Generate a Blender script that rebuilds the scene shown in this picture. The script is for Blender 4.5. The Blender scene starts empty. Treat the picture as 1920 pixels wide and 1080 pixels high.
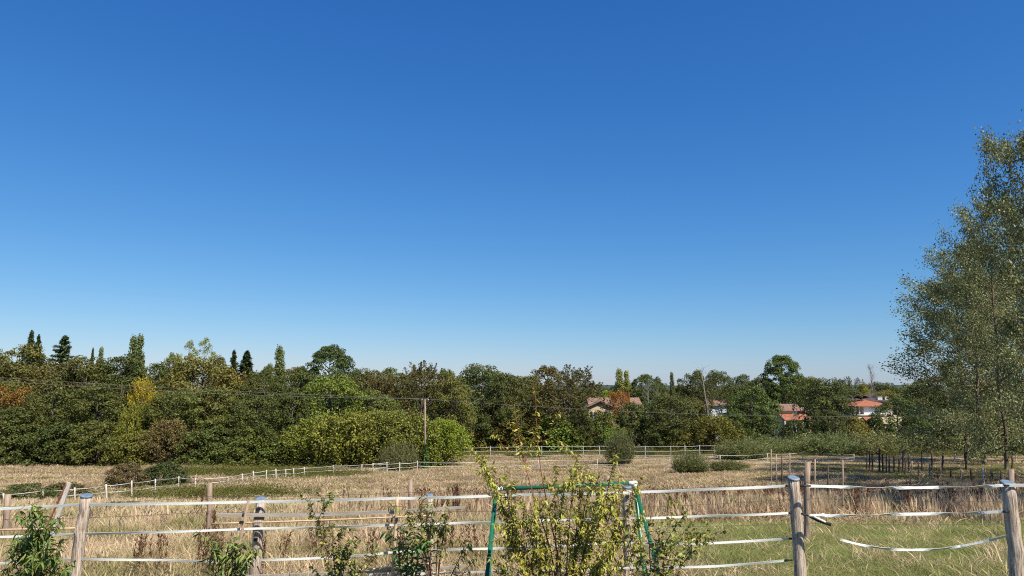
import bpy, math
import numpy as np
from mathutils import Vector

# ------------------------------------------------------------------ camera, sky, sun, exposure
R_ = math.radians
sc = bpy.context.scene
COL = sc.collection
F = 1371.0                       # focal length in pixels of a 1920 wide frame
PITCH = math.atan(185.0 / F)     # horizon sits 185 px under the middle
CAM = np.array([0.0, 0.0, 2.9])
cam_d = bpy.data.cameras.new('camera')
cam_d.sensor_fit = 'HORIZONTAL'; cam_d.sensor_width = 36.0
cam_d.lens = 36.0 * F / 1920.0
cam_d.clip_start = 0.1; cam_d.clip_end = 9000
cam = bpy.data.objects.new('camera', cam_d); COL.objects.link(cam)
cam.location = CAM; cam.rotation_euler = (R_(90) + PITCH, 0, 0)
sc.camera = cam

SUN_EL, SUN_AZ = 50.0, 138.0     # azimuth clockwise from the view direction: behind the viewer's right shoulder
world = bpy.data.worlds.new('World'); sc.world = world; world.use_nodes = True
wn = world.node_tree; bg = wn.nodes['Background']
sky = wn.nodes.new('ShaderNodeTexSky'); sky.sky_type = 'NISHITA'; sky.sun_disc = False
sky.sun_elevation = R_(SUN_EL); sky.sun_rotation = R_(SUN_AZ)
sky.altitude = 0; sky.air_density = 1.0; sky.dust_density = 0.2; sky.ozone_density = 1.5
# the camera's rendering of a clear sky: one colour curve for each channel of the whole sky
sx = wn.nodes.new('ShaderNodeSeparateColor'); cx = wn.nodes.new('ShaderNodeCombineColor')
wn.links.new(sky.outputs['Color'], sx.inputs[0])
for ch, (pw, cf) in enumerate(((1.46, .500), (1.00, .548), (.664, .6918))):
    m1 = wn.nodes.new('ShaderNodeMath'); m1.operation = 'MULTIPLY'; m1.inputs[1].default_value = .1
    m2 = wn.nodes.new('ShaderNodeMath'); m2.operation = 'POWER'; m2.inputs[1].default_value = pw
    m3 = wn.nodes.new('ShaderNodeMath'); m3.operation = 'MULTIPLY'; m3.inputs[1].default_value = cf * 10
    wn.links.new(sx.outputs[ch], m1.inputs[0]); wn.links.new(m1.outputs[0], m2.inputs[0]); wn.links.new(m2.outputs[0], m3.inputs[0]); wn.links.new(m3.outputs[0], cx.inputs[ch])
wn.links.new(cx.outputs[0], bg.inputs['Color'])
bg.inputs['Strength'].default_value = 0.10

sun_d = bpy.data.lights.new('sun', 'SUN'); sun_d.energy = 5.0; sun_d.angle = R_(0.53)
sun_d.color = (1.0, 0.92, 0.79)
sun = bpy.data.objects.new('sun', sun_d); COL.objects.link(sun)
az, el = R_(SUN_AZ), R_(SUN_EL)
to_sun = Vector((math.sin(az) * math.cos(el), math.cos(az) * math.cos(el), math.sin(el)))
sun.rotation_euler = to_sun.to_track_quat('Z', 'Y').to_euler(); sun.location = (20, -20, 40)

sc.view_settings.view_transform = 'Standard'; sc.view_settings.look = 'None'
sc.view_settings.exposure = 0.55; sc.view_settings.gamma = 1.0
sc.view_settings.use_curve_mapping = False
sc.render.engine = 'CYCLES'
sc.cycles.max_bounces = 8; sc.cycles.diffuse_bounces = 5; sc.cycles.glossy_bounces = 2
sc.cycles.transmission_bounces = 4; sc.cycles.transparent_max_bounces = 4
sc.cycles.use_denoising = False; sc.cycles.filter_width = 1.1
sc.cycles.caustics_reflective = False; sc.cycles.caustics_refractive = False

rng = np.random.default_rng(7)

# ------------------------------------------------------------------ terrain and pixel helpers
_PY = np.array([-60, 0, 10.5, 16, 21, 33, 47, 60, 75, 90, 110, 140, 300, 9000.])
_PZ = np.array([.3, .12, 0, -.42, -.95, -2.7, -4.5, -5.5, -6.2, -6.85, -7.3, -7.6, -7.6, -7.6])
_fy = np.arange(-60, 400, 0.5); _fz = np.interp(_fy, _PY, _PZ)
_k = np.exp(-0.5 * (np.arange(-14, 15) / 5.0) ** 2); _k /= _k.sum()
_fz = np.convolve(np.pad(_fz, 14, mode='edge'), _k, 'valid')
def sstep(t):
    t = np.clip(t, 0, 1); return t * t * (3 - 2 * t)
def T(x, y):
    x = np.asarray(x, float); y = np.asarray(y, float)
    z = np.interp(y, _fy, _fz)
    z = z + 1.45 * sstep((x - 8) / 22) * sstep((y - 20) / 22) * (1 - sstep((y - 62) / 50))
    z = z + 0.10 * np.sin(x * .31 + 1.3) * np.sin(y * .23) * sstep((y - 14) / 20) * (1 - sstep((y - 150) / 80))
    return z
def ray(px, py):
    u, v = (px - 960) / F, (540 - py) / F
    return np.array([u, math.cos(PITCH) - v * math.sin(PITCH), math.sin(PITCH) + v * math.cos(PITCH)])
def at(px, py, Y):                       # the point on a picture ray at depth Y
    d = ray(px, py); return CAM + d * (Y / d[1])
def ground_at(px, py):                   # where that ray meets the ground
    d = ray(px, py); Y = np.arange(6, 260, .05)
    P = CAM[:, None] + d[:, None] * (Y / d[1])
    k = np.argmax(P[2] < T(P[0], P[1]))
    return P[:, k] if k else P[:, -1]
def gx(px, Y):                           # ground point at picture column px and depth Y
    X = (px - 960) / F * Y
    for _ in range(4):
        v = math.tan(math.atan((float(T(X, Y)) - CAM[2]) / Y) - PITCH)
        X = (px - 960) / F * Y / (math.cos(PITCH) - v * math.sin(PITCH))
    return np.array([X, Y, float(T(X, Y))])

# ------------------------------------------------------------------ object helpers
def tag(o, label=None, cat=None, group=None, kind=None):
    if label: o['label'] = label
    if cat: o['category'] = cat
    if group: o['group'] = group
    if kind: o['kind'] = kind
    return o
def empty(name, loc, rz=0.0):
    o = bpy.data.objects.new(name, None); COL.objects.link(o)
    o.empty_display_size = 0.3
    o.location = tuple(float(v) for v in loc); o.rotation_euler = (0, 0, rz); return o
def link(name, me, mat, parent=None, loc=None):
    o = bpy.data.objects.new(name, me); COL.objects.link(o)
    if mat is not None and len(me.materials) == 0: me.materials.append(mat)
    if parent is not None: o.parent = parent
    if loc is not None: o.location = tuple(float(v) for v in loc)
    return o
def np_mesh(name, V, Fc, attrs=None, smooth=False):
    V = np.asarray(V, np.float32); Fc = np.asarray(Fc, np.int32); n, k = Fc.shape
    me = bpy.data.meshes.new(name)
    me.vertices.add(len(V)); me.vertices.foreach_set('co', V.ravel())
    me.loops.add(n * k); me.loops.foreach_set('vertex_index', Fc.ravel())
    me.polygons.add(n)
    me.polygons.foreach_set('loop_start', np.arange(0, n * k, k, dtype=np.int32))
    me.polygons.foreach_set('loop_total', np.full(n, k, np.int32))
    if smooth: me.polygons.foreach_set('use_smooth', np.ones(n, bool))
    for nm, a in (attrs or {}).items():
        at_ = me.attributes.new(nm, 'FLOAT', 'POINT'); at_.data.foreach_set('value', np.asarray(a, np.float32))
    me.update(calc_edges=True); return me
class MB:
    """collects shapes in world space; build() links them as one mesh object"""
    def __init__(s): s.v = []; s.f = []; s.sm = []
    def add(s, V, Fs, smooth=False):
        b = len(s.v); s.v += [tuple(map(float, p)) for p in V]
        s.f += [tuple(i + b for i in q) for q in Fs]; s.sm += [smooth] * len(Fs)
    def box(s, c, size, rz=0.0):
        c = np.array(c, float); h = np.array(size, float) / 2
        ca, sa = math.cos(rz), math.sin(rz); V = []
        for z in (-1, 1):
            for x, y in ((-1, -1), (1, -1), (1, 1), (-1, 1)):
                lx, ly = x * h[0], y * h[1]
                V.append(c + (lx * ca - ly * sa, lx * sa + ly * ca, z * h[2]))
        s.add(V, [(3, 2, 1, 0), (4, 5, 6, 7), (0, 1, 5, 4), (1, 2, 6, 5), (2, 3, 7, 6), (3, 0, 4, 7)])
    def bar(s, a, b, w, t, up=(0, 0, 1)):           # rectangular bar from a to b: w along up, t across
        a, b = np.array(a, float), np.array(b, float); d = b - a; d /= np.linalg.norm(d)
        sd = np.cross(d, up); sd /= np.linalg.norm(sd); u = np.cross(sd, d)
        V = []
        for p in (a, b):
            for i, j in ((-1, -1), (1, -1), (1, 1), (-1, 1)): V.append(p + sd * i * t / 2 + u * j * w / 2)
        s.add(V, [(0, 1, 2, 3), (7, 6, 5, 4), (0, 4, 5, 1), (1, 5, 6, 2), (2, 6, 7, 3), (3, 7, 4, 0)])
    def tube(s, pts, rad, n=8, cap=True, jit=0.0, smooth=True):
        pts = [np.array(p, float) for p in pts]; m = len(pts)
        rad = [rad] * m if np.isscalar(rad) else list(rad)
        V, Fs = [], []
        ref = np.array([0.31, 0.17, 0.93])
        for i, p in enumerate(pts):
            d = pts[min(i + 1, m - 1)] - pts[max(i - 1, 0)]; d /= (np.linalg.norm(d) + 1e-9)
            r0 = ref if abs(d @ ref) < .95 * np.linalg.norm(ref) else np.array([1., 0, 0])
            a = np.cross(d, r0); a /= np.linalg.norm(a); b = np.cross(d, a)
            for k in range(n):
                t = 2 * math.pi * k / n; r = rad[i] * (1 + (rng.uniform(-jit, jit) if jit else 0))
                V.append(p + (a * math.cos(t) + b * math.sin(t)) * r)
        for i in range(m - 1):
            for k in range(n):
                Fs.append((i * n + k, i * n + (k + 1) % n, (i + 1) * n + (k + 1) % n, (i + 1) * n + k))
        s.add(V, Fs, smooth)
        if cap:
            b = len(s.v) - len(V)
            s.f.append(tuple(b + k for k in range(n))[::-1]); s.f.append(tuple(b + (m - 1) * n + k for k in range(n)))
            s.sm += [False, False]
    def ribbon(s, pts, w, rolls, th=0.002):         # a thin flat tape: two faces and edges
        pts = [np.array(p, float) for p in pts]; m = len(pts); V, Fs = [], []
        for i, p in enumerate(pts):
            d = pts[min(i + 1, m - 1)] - pts[max(i - 1, 0)]; d /= np.linalg.norm(d)
            sd = np.cross(d, (0, 0, 1)); sd /= np.linalg.norm(sd); u = np.cross(sd, d)
            r = rolls[i]; a = u * math.cos(r) + sd * math.sin(r); b = sd * math.cos(r) - u * math.sin(r)
            V += [p + a * w / 2 + b * th, p + a * w / 2 - b * th, p - a * w / 2 - b * th, p - a * w / 2 + b * th]
        for i in range(m - 1):
            for k in range(4): Fs.append((i * 4 + k, i * 4 + (k + 1) % 4, i * 4 + 4 + (k + 1) % 4, i * 4 + 4 + k))
        s.add(V, Fs)
    def build(s, name, mat, parent=None):
        off = np.array(parent_loc(parent)) if parent is not None else np.zeros(3)
        me = bpy.data.meshes.new(name)
        me.from_pydata([tuple(np.array(p) - off) for p in s.v], [], s.f)
        me.polygons.foreach_set('use_smooth', s.sm); me.update()
        return link(name, me, mat, parent)
def parent_loc(p):
    v = Vector((0, 0, 0))
    while p is not None: v += p.location; p = p.parent
    return v

# ------------------------------------------------------------------ materials
def new_mat(name):
    m = bpy.data.materials.new(name); m.use_nodes = True
    nt = m.node_tree; nt.nodes.clear(); out = nt.nodes.new('ShaderNodeOutputMaterial'); return m, nt, out
def N(nt, t, **kw):
    n = nt.nodes.new(t)
    for k, v in kw.items():
        if k.startswith('_'): setattr(n, k[1:], v)
        else: n.inputs[k.replace('__', ' ')].default_value = v
    return n
def ramp(nt, fac, stops):
    r = nt.nodes.new('ShaderNodeValToRGB'); e = r.color_ramp.elements
    while len(e) < len(stops): e.new(0.5)
    for q, (p, c) in zip(e, stops): q.position = p; q.color = (*c, 1)
    nt.links.new(fac, r.inputs['Fac']); return r.outputs['Color']
def plain(name, cols, rough=.8, scale=6.0, stretch=(1, 1, 1), bump=0.0, spec=.3, metal=0.0, detail=6, coords='Object'):
    m, nt, out = new_mat(name)
    tc = N(nt, 'ShaderNodeTexCoord'); mp = N(nt, 'ShaderNodeMapping'); mp.inputs['Scale'].default_value = stretch
    nt.links.new(tc.outputs[coords], mp.inputs['Vector'])
    nz = N(nt, 'ShaderNodeTexNoise', Scale=scale, Detail=detail, Roughness=.65)
    nt.links.new(mp.outputs['Vector'], nz.inputs['Vector'])
    n = len(cols); c = ramp(nt, nz.outputs['Fac'], [(.3 + .4 * i / max(n - 1, 1), q) for i, q in enumerate(cols)])
    b = N(nt, 'ShaderNodeBsdfPrincipled', Roughness=rough, Metallic=metal); b.inputs['Specular IOR Level'].default_value = spec
    nt.links.new(c, b.inputs['Base Color'])
    if bump:
        bp = N(nt, 'ShaderNodeBump', Strength=bump, Distance=.02); nt.links.new(nz.outputs['Fac'], bp.inputs['Height'])
        nt.links.new(bp.outputs['Normal'], b.inputs['Normal'])
    nt.links.new(b.outputs[0], out.inputs[0]); return m
def foliage(name, trans=.25, spec=.25, rough=.55, spread=(.55, 1.45), hue=.035):
    """leaf colour = the object's own colour, varied leaf by leaf"""
    m, nt, out = new_mat(name)
    oi = N(nt, 'ShaderNodeObjectInfo'); a = N(nt, 'ShaderNodeAttribute', _attribute_name='lv'); a2 = N(nt, 'ShaderNodeAttribute', _attribute_name='lh')
    mr = N(nt, 'ShaderNodeMapRange'); mr.inputs['To Min'].default_value, mr.inputs['To Max'].default_value = spread
    nt.links.new(a.outputs['Fac'], mr.inputs['Value'])
    mh = N(nt, 'ShaderNodeMapRange'); mh.inputs['To Min'].default_value, mh.inputs['To Max'].default_value = .5 - hue, .5 + hue
    nt.links.new(a2.outputs['Fac'], mh.inputs['Value'])
    h = N(nt, 'ShaderNodeHueSaturation'); nt.links.new(oi.outputs['Color'], h.inputs['Color'])
    nt.links.new(mh.outputs[0], h.inputs['Hue']); nt.links.new(mr.outputs[0], h.inputs['Value'])
    b = N(nt, 'ShaderNodeBsdfPrincipled', Roughness=rough); b.inputs['Specular IOR Level'].default_value = spec
    t = N(nt, 'ShaderNodeBsdfTranslucent'); mx = N(nt, 'ShaderNodeMixShader', Fac=trans)
    nt.links.new(h.outputs[0], b.inputs['Base Color']); nt.links.new(h.outputs[0], t.inputs['Color'])
    nt.links.new(b.outputs[0], mx.inputs[1]); nt.links.new(t.outputs[0], mx.inputs[2])
    nt.links.new(mx.outputs[0], out.inputs[0]); return m
def grass_mat(name, trans=.3):
    m, nt, out = new_mat(name)
    a = N(nt, 'ShaderNodeAttribute', _attribute_name='col'); a.attribute_type = 'INSTANCER'
    l = N(nt, 'ShaderNodeAttribute', _attribute_name='lv')
    mr = N(nt, 'ShaderNodeMapRange'); mr.inputs['To Min'].default_value, mr.inputs['To Max'].default_value = .72, 1.28
    nt.links.new(l.outputs['Fac'], mr.inputs['Value'])
    h = N(nt, 'ShaderNodeHueSaturation'); nt.links.new(a.outputs['Color'], h.inputs['Color']); nt.links.new(mr.outputs[0], h.inputs['Value'])
    d = N(nt, 'ShaderNodeBsdfDiffuse'); t = N(nt, 'ShaderNodeBsdfTranslucent'); mx = N(nt, 'ShaderNodeMixShader', Fac=trans)
    nt.links.new(h.outputs[0], d.inputs['Color']); nt.links.new(h.outputs[0], t.inputs['Color'])
    nt.links.new(d.outputs[0], mx.inputs[1]); nt.links.new(t.outputs[0], mx.inputs[2])
    nt.links.new(mx.outputs[0], out.inputs[0]); return m

M = {}
M['leaf'] = foliage('leaf')
M['gloss_leaf'] = foliage('gloss_leaf', trans=.25, spec=.35, rough=.5, spread=(.5, 1.5))
M['grass'] = grass_mat('grass', .34)
M['bark'] = plain('bark', [(.05, .04, .03), (.14, .11, .08)], scale=4, stretch=(3, 3, .6), bump=.4)
M['poplar_bark'] = plain('poplar_bark', [(.06, .045, .028), (.12, .09, .055), (.36, .27, .15)], scale=2.5, stretch=(2, 2, .5), bump=.3)
M['dead_wood'] = plain('dead_wood', [(.13, .115, .095), (.26, .235, .20)], scale=3, stretch=(2, 2, .5))
M['twig'] = plain('twig', [(.10, .05, .035), (.22, .12, .08)], scale=8)
M['red_stem'] = plain('red_stem', [(.16, .045, .035), (.33, .12, .08)], scale=10, rough=.5)
M['green_stem'] = plain('green_stem', [(.10, .13, .04), (.17, .16, .06)], scale=8)
M['post'] = plain('post', [(.09, .066, .048), (.44, .345, .27), (.74, .63, .52)], scale=8, stretch=(6, 6, .45), bump=1.0)
M['old_post'] = plain('old_post', [(.16, .11, .08), (.40, .30, .22)], scale=6, stretch=(4, 4, .5), bump=.4)
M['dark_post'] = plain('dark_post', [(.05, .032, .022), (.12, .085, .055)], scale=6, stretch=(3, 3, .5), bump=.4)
M['pale_post'] = plain('pale_post', [(.42, .37, .31), (.62, .57, .50)], scale=6, stretch=(3, 3, .5), bump=.3)
M['blue_cap'] = plain('blue_cap', [(.09, .14, .20), (.20, .26, .33)], scale=14, rough=.5)
M['tape'] = plain('tape', [(.46, .48, .45), (.64, .65, .61)], scale=20, stretch=(1, 1, 6), rough=.55)
M['rail'] = plain('rail', [(.36, .36, .34), (.52, .52, .49)], scale=3, rough=.6)
M['wire'] = plain('wire', [(.05, .04, .035), (.12, .09, .07)], scale=9, rough=.6)
M['black'] = plain('black', [(.012, .012, .013), (.03, .03, .03)], scale=9, rough=.5)
M['green_paint'] = plain('green_paint', [(.010, .105, .052), (.018, .15, .078)], scale=5, rough=.35, spec=.5)
M['white_plastic'] = plain('white_plastic', [(.66, .64, .54), (.78, .76, .68)], scale=9, rough=.5)
M['bamboo'] = plain('bamboo', [(.45, .29, .17), (.66, .49, .33)], scale=7, stretch=(1, 1, 1), rough=.5)
M['board'] = plain('board', [(.24, .21, .18), (.46, .41, .35)], scale=5, stretch=(.8, 6, 6), bump=.4)
M['brown_stick'] = plain('brown_stick', [(.22, .14, .10), (.36, .24, .18)], scale=6)
M['render_cream'] = plain('render_cream', [(.55, .43, .27), (.62, .50, .34)], scale=1.5)
M['render_white'] = plain('render_white', [(.55, .55, .53), (.66, .66, .63)], scale=1.5)
M['render_yellow'] = plain('render_yellow', [(.62, .52, .30), (.70, .60, .38)], scale=1.5)
M['pool_blue'] = plain('pool_blue', [(.25, .36, .52), (.32, .44, .60)], scale=1.5)
M['glass'] = plain('glass', [(.02, .025, .03), (.04, .05, .06)], rough=.1, spec=.6)
M['shutter'] = plain('shutter', [(.42, .52, .62), (.52, .60, .68)], scale=2)
def tile_mat(name, cols):
    m, nt, out = new_mat(name)
    tc = N(nt, 'ShaderNodeTexCoord'); w = N(nt, 'ShaderNodeTexWave', Scale=1.6, Distortion=.8, Detail=2.0); w.bands_direction = 'X'
    nz = N(nt, 'ShaderNodeTexNoise', Scale=3.0, Detail=5.0)
    nt.links.new(tc.outputs['Object'], w.inputs['Vector']); nt.links.new(tc.outputs['Object'], nz.inputs['Vector'])
    c = ramp(nt, nz.outputs['Fac'], [(.3, cols[0]), (.5, cols[1]), (.72, cols[2])])
    b = N(nt, 'ShaderNodeBsdfPrincipled', Roughness=.85); nt.links.new(c, b.inputs['Base Color'])
    bp = N(nt, 'ShaderNodeBump', Strength=.6, Distance=.08); nt.links.new(w.outputs['Fac'], bp.inputs['Height']); nt.links.new(bp.outputs[0], b.inputs['Normal'])
    nt.links.new(b.outputs[0], out.inputs[0]); return m
M['tile_orange'] = tile_mat('tile_orange', [(.22, .070, .036), (.34, .12, .060), (.42, .185, .105)])
M['tile_brown'] = tile_mat('tile_brown', [(.15, .085, .058), (.24, .145, .10), (.32, .21, .15)])
M['tile_dark'] = tile_mat('tile_dark', [(.045, .032, .035), (.07, .05, .05), (.10, .07, .065)])

def ground_material():
    m, nt, out = new_mat('ground')
    tc = N(nt, 'ShaderNodeTexCoord')
    n1 = N(nt, 'ShaderNodeTexNoise', Scale=.09, Detail=5.0); n2 = N(nt, 'ShaderNodeTexNoise', Scale=1.8, Detail=8.0, Roughness=.7)
    for n in (n1, n2): nt.links.new(tc.outputs['Object'], n.inputs['Vector'])
    c1 = ramp(nt, n2.outputs['Fac'], [(.3, (.13, .10, .06)), (.5, (.24, .19, .11)), (.7, (.34, .27, .16))])
    c2 = ramp(nt, n2.outputs['Fac'], [(.3, (.05, .06, .02)), (.7, (.15, .14, .06))])
    mx = N(nt, 'ShaderNodeMix', _data_type='RGBA')
    f = ramp(nt, n1.outputs['Fac'], [(.45, (0, 0, 0)), (.62, (1, 1, 1))])
    nt.links.new(f, mx.inputs[0]); nt.links.new(c1, mx.inputs[6]); nt.links.new(c2, mx.inputs[7])
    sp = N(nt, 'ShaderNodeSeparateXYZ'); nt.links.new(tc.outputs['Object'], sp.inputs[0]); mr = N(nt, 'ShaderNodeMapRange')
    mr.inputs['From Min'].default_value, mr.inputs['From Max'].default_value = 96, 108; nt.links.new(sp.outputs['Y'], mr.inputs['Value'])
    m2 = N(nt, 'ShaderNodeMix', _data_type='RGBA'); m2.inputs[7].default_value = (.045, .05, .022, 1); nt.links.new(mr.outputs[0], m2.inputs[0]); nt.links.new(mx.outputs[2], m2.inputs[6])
    b = N(nt, 'ShaderNodeBsdfDiffuse'); nt.links.new(m2.outputs[2], b.inputs['Color'])
    nt.links.new(b.outputs[0], out.inputs[0]); return m
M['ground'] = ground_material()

# ------------------------------------------------------------------ the ground and the far ridge
def geo(a, b, step0, grow):
    v = [a]; s = step0
    while v[-1] < b: v.append(v[-1] + s); s *= grow
    return v
ys = np.array([-60, -40, -20, -10, -4] + geo(0, 130, 1.1, 1.004) + geo(140, 6500, 14, 1.25))
xp = np.array(geo(0, 5000, 1.2, 1.075)); xs = np.concatenate([-xp[:0:-1], xp])
Xg, Yg = np.meshgrid(xs, ys); V = np.stack([Xg, Yg, T(Xg, Yg)], -1).reshape(-1, 3)
nx, ny = len(xs), len(ys); i, j = np.meshgrid(np.arange(nx - 1), np.arange(ny - 1)); q = (j * nx + i).ravel()
gm = np_mesh('meadow_ground', V, np.stack([q, q + 1, q + nx + 1, q + nx], 1), smooth=True)
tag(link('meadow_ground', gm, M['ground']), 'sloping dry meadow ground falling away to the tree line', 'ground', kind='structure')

M['far_wood'] = plain('far_wood', [(.035, .05, .04), (.06, .08, .06)], scale=.02)
hx = np.linspace(-3500, 3500, 240); mbh = MB(); Vh = []
for x in hx:
    h = 5 + 3 * math.sin(x * .0013 + .5) + 2 * math.sin(x * .006) + rng.uniform(-1, 1)
    Vh += [(x, 2600, -9), (x, 2750, h), (x, 3300, h - 4), (x, 3600, -9)]
mbh.add(Vh, [(k * 4 + r, k * 4 + 4 + r, k * 4 + 5 + r, k * 4 + 1 + r) for k in range(len(hx) - 1) for r in range(3)])
tag(mbh.build('hills', M['far_wood']), 'low wooded ridge far behind the houses', 'hills', kind='structure')

# ------------------------------------------------------------------ leaves and tree prototypes
def unit(a): return a / (np.linalg.norm(a, axis=-1, keepdims=True) + 1e-9)
def leaf_mesh(name, P, Nn, L, W, r, tdir=None):
    """one small pointed card per leaf: centre P, facing Nn, length L, width W"""
    n = len(P); L = np.broadcast_to(L, n)[:, None]; W = np.broadcast_to(W, n)[:, None]
    Nn = unit(Nn); t = r.normal(size=(n, 3)) if tdir is None else tdir + r.normal(size=(n, 3)) * .25
    t = unit(t - (t * Nn).sum(1, keepdims=True) * Nn); b = np.cross(Nn, t)
    V = np.stack([P - t * L / 2, P + b * W / 2 - t * L * .08, P + t * L / 2, P - b * W / 2 - t * L * .08], 1).reshape(-1, 3)
    lv = np.repeat(r.random(n), 4); lh = np.repeat(r.random(n), 4)
    return np_mesh(name, V, np.arange(n * 4).reshape(n, 4), {'lv': lv, 'lh': lh})
def sphere_dirs(r, n): return unit(r.normal(size=(n, 3)))
def limb_paths(mb, start, ends, r0, r, sag=.15):
    for e in ends:
        e = np.array(e); s = np.array(start(e)); m = (s + e) / 2 + np.array([0, 0, -sag * np.linalg.norm(e - s) * .3]) + r.normal(size=3) * .12
        mb.tube([s, m, e], [r0, r0 * .55, r0 * .15], n=5, cap=False)
PROTO = {}
def reg(kind, W, H, mb, crown, leafmat='leaf', bark='bark'):
    o = mb.build('proto', M[bark]); me = o.data; bpy.data.objects.remove(o)
    me.name = kind + '_trunk'
    PROTO[kind] = (W, H, me, crown, M[leafmat], M[bark])

def broad(kind, seed, W=10., H=12., z0=.8, nb=105, per=125, leaf=.27, flat=.72, power=.55, lo=.10, sub=.12, trunk=.24, jut=.12, bark='bark'):
    r = np.random.default_rng(seed); R = W / 2
    t = r.random(nb) ** .85; ang = r.random(nb) * 2 * math.pi
    lob = 1 + jut * np.sin(ang * 3 + seed) + jut * .8 * np.sin(ang * 5 + t * 6 + seed * 2)
    Rt = R * np.sin(np.pi * np.clip(lo + (1 - lo) * t * .985, 0, .985)) ** power * lob
    rr = Rt * (.45 + .5 * np.sqrt(r.random(nb)))
    C = np.stack([np.cos(ang) * rr, np.sin(ang) * rr, z0 + t * (H - z0) * .93], 1)
    br = W * (sub * (.6 + .8 * r.random(nb)))
    k = np.repeat(np.arange(nb), per); n = len(k)
    d = sphere_dirs(r, n); d[:, 2] += .25; out = C[k] - np.array([0, 0, H * .4]); d = unit(d + unit(out) * .45)
    P = C[k] + d * (br[k] * (.35 + .65 * np.sqrt(r.random(n))))[:, None] * np.array([1, 1, flat])
    P[:, 2] = np.maximum(P[:, 2], .1)
    Nn = unit(d * .8 + r.normal(size=(n, 3)) * .6 + np.array([0, 0, .25]))
    Ls = leaf * (.7 + .6 * r.random(n))
    me = leaf_mesh(kind + '_crown', P, Nn, Ls, Ls * .62, r)
    mb = MB(); mb.tube([(0, 0, -.3), (0, 0, 0), (.1, .05, H * .3), (0, .1, H * .6), (.1, 0, H * .85)], [trunk * 1.3, trunk * 1.1, trunk * .8, trunk * .45, .04], n=8)
    sel = r.choice(nb, min(nb, 26), replace=False)
    limb_paths(mb, lambda e: (0, 0, max(.5, e[2] - .45 * math.hypot(e[0], e[1]) - .5)), C[sel], .09, r)
    reg(kind, W, H, mb, me, bark=bark)
def spiky(kind, seed, W=10., H=13., z0=1., ns=150, per=80, leaf=.24, up=.8):
    """rounded crown whose shoots all strain upward past the outline"""
    r = np.random.default_rng(seed); R = W / 2
    t = r.random(ns) ** .8; ang = r.random(ns) * 2 * math.pi
    rr = R * np.sin(np.pi * np.clip(.12 + .86 * t, 0, .98)) ** .6 * (.35 + .6 * np.sqrt(r.random(ns)))
    C = np.stack([np.cos(ang) * rr, np.sin(ang) * rr, z0 + t * (H - z0) * .82], 1)
    D = unit(np.stack([np.cos(ang) * (1 - up), np.sin(ang) * (1 - up), np.full(ns, up)], 1) + r.normal(size=(ns, 3)) * .22)
    Ln = H * (.10 + .10 * r.random(ns))
    k = np.repeat(np.arange(ns), per); s = r.random(len(k))
    P = C[k] + D[k] * (s * Ln[k])[:, None] + r.normal(size=(len(k), 3)) * (.42 * (1.1 - s))[:, None]
    Nn = r.normal(size=(len(k), 3)) + np.array([0, 0, .35]); Ls = leaf * (.7 + .6 * r.random(len(k)))
    me = leaf_mesh(kind + '_crown', P, Nn, Ls, Ls * .6, r)
    mb = MB(); mb.tube([(0, 0, -.3), (0, 0, 0), (.1, 0, H * .3), (0, .1, H * .7)], [.3, .26, .2, .06], n=8)
    for q in r.choice(ns, 34, replace=False):
        c, d = C[q], D[q]; mb.tube([(0, 0, max(.5, c[2] - .6 * math.hypot(c[0], c[1]) - .4)), c, c + d * Ln[q] * .9], [.09, .05, .01], n=5, cap=False)
    reg(kind, W, H, mb, me)
def column(kind, seed, W=3.6, H=18., n=9000, leaf=.26, bare=0.0):
    r = np.random.default_rng(seed); nb = 150
    t = r.random(nb); ang = r.random(nb) * 6.283
    Rt = W / 2 * (np.sin(np.pi * (.06 + .92 * t)) ** .45) * (1 - .35 * t)
    C = np.stack([np.cos(ang) * Rt * .6, np.sin(ang) * Rt * .6, .06 * H + t * H * .86], 1)
    k = r.integers(0, nb, n); d = sphere_dirs(r, n)
    P = C[k] + d * np.array([W * .16, W * .16, H * .05]) * (.4 + .6 * r.random(n))[:, None]
    Nn = unit(d + r.normal(size=(n, 3)) * .6); Ls = leaf * (.7 + .6 * r.random(n))
    me = leaf_mesh(kind + '_crown', P, Nn, Ls, Ls * .65, r)
    mb = MB(); mb.tube([(0, 0, -.3), (0, 0, 0), (0, .1, H * .5), (0, 0, H * .93)], [.32, .28, .16, .03], n=7)
    for q in range(0, nb, 6): c = C[q]; mb.tube([(0, 0, max(.5, c[2] - 1.8)), c], [.06, .015], n=4, cap=False)
    reg(kind, W, H, mb, me)
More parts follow.
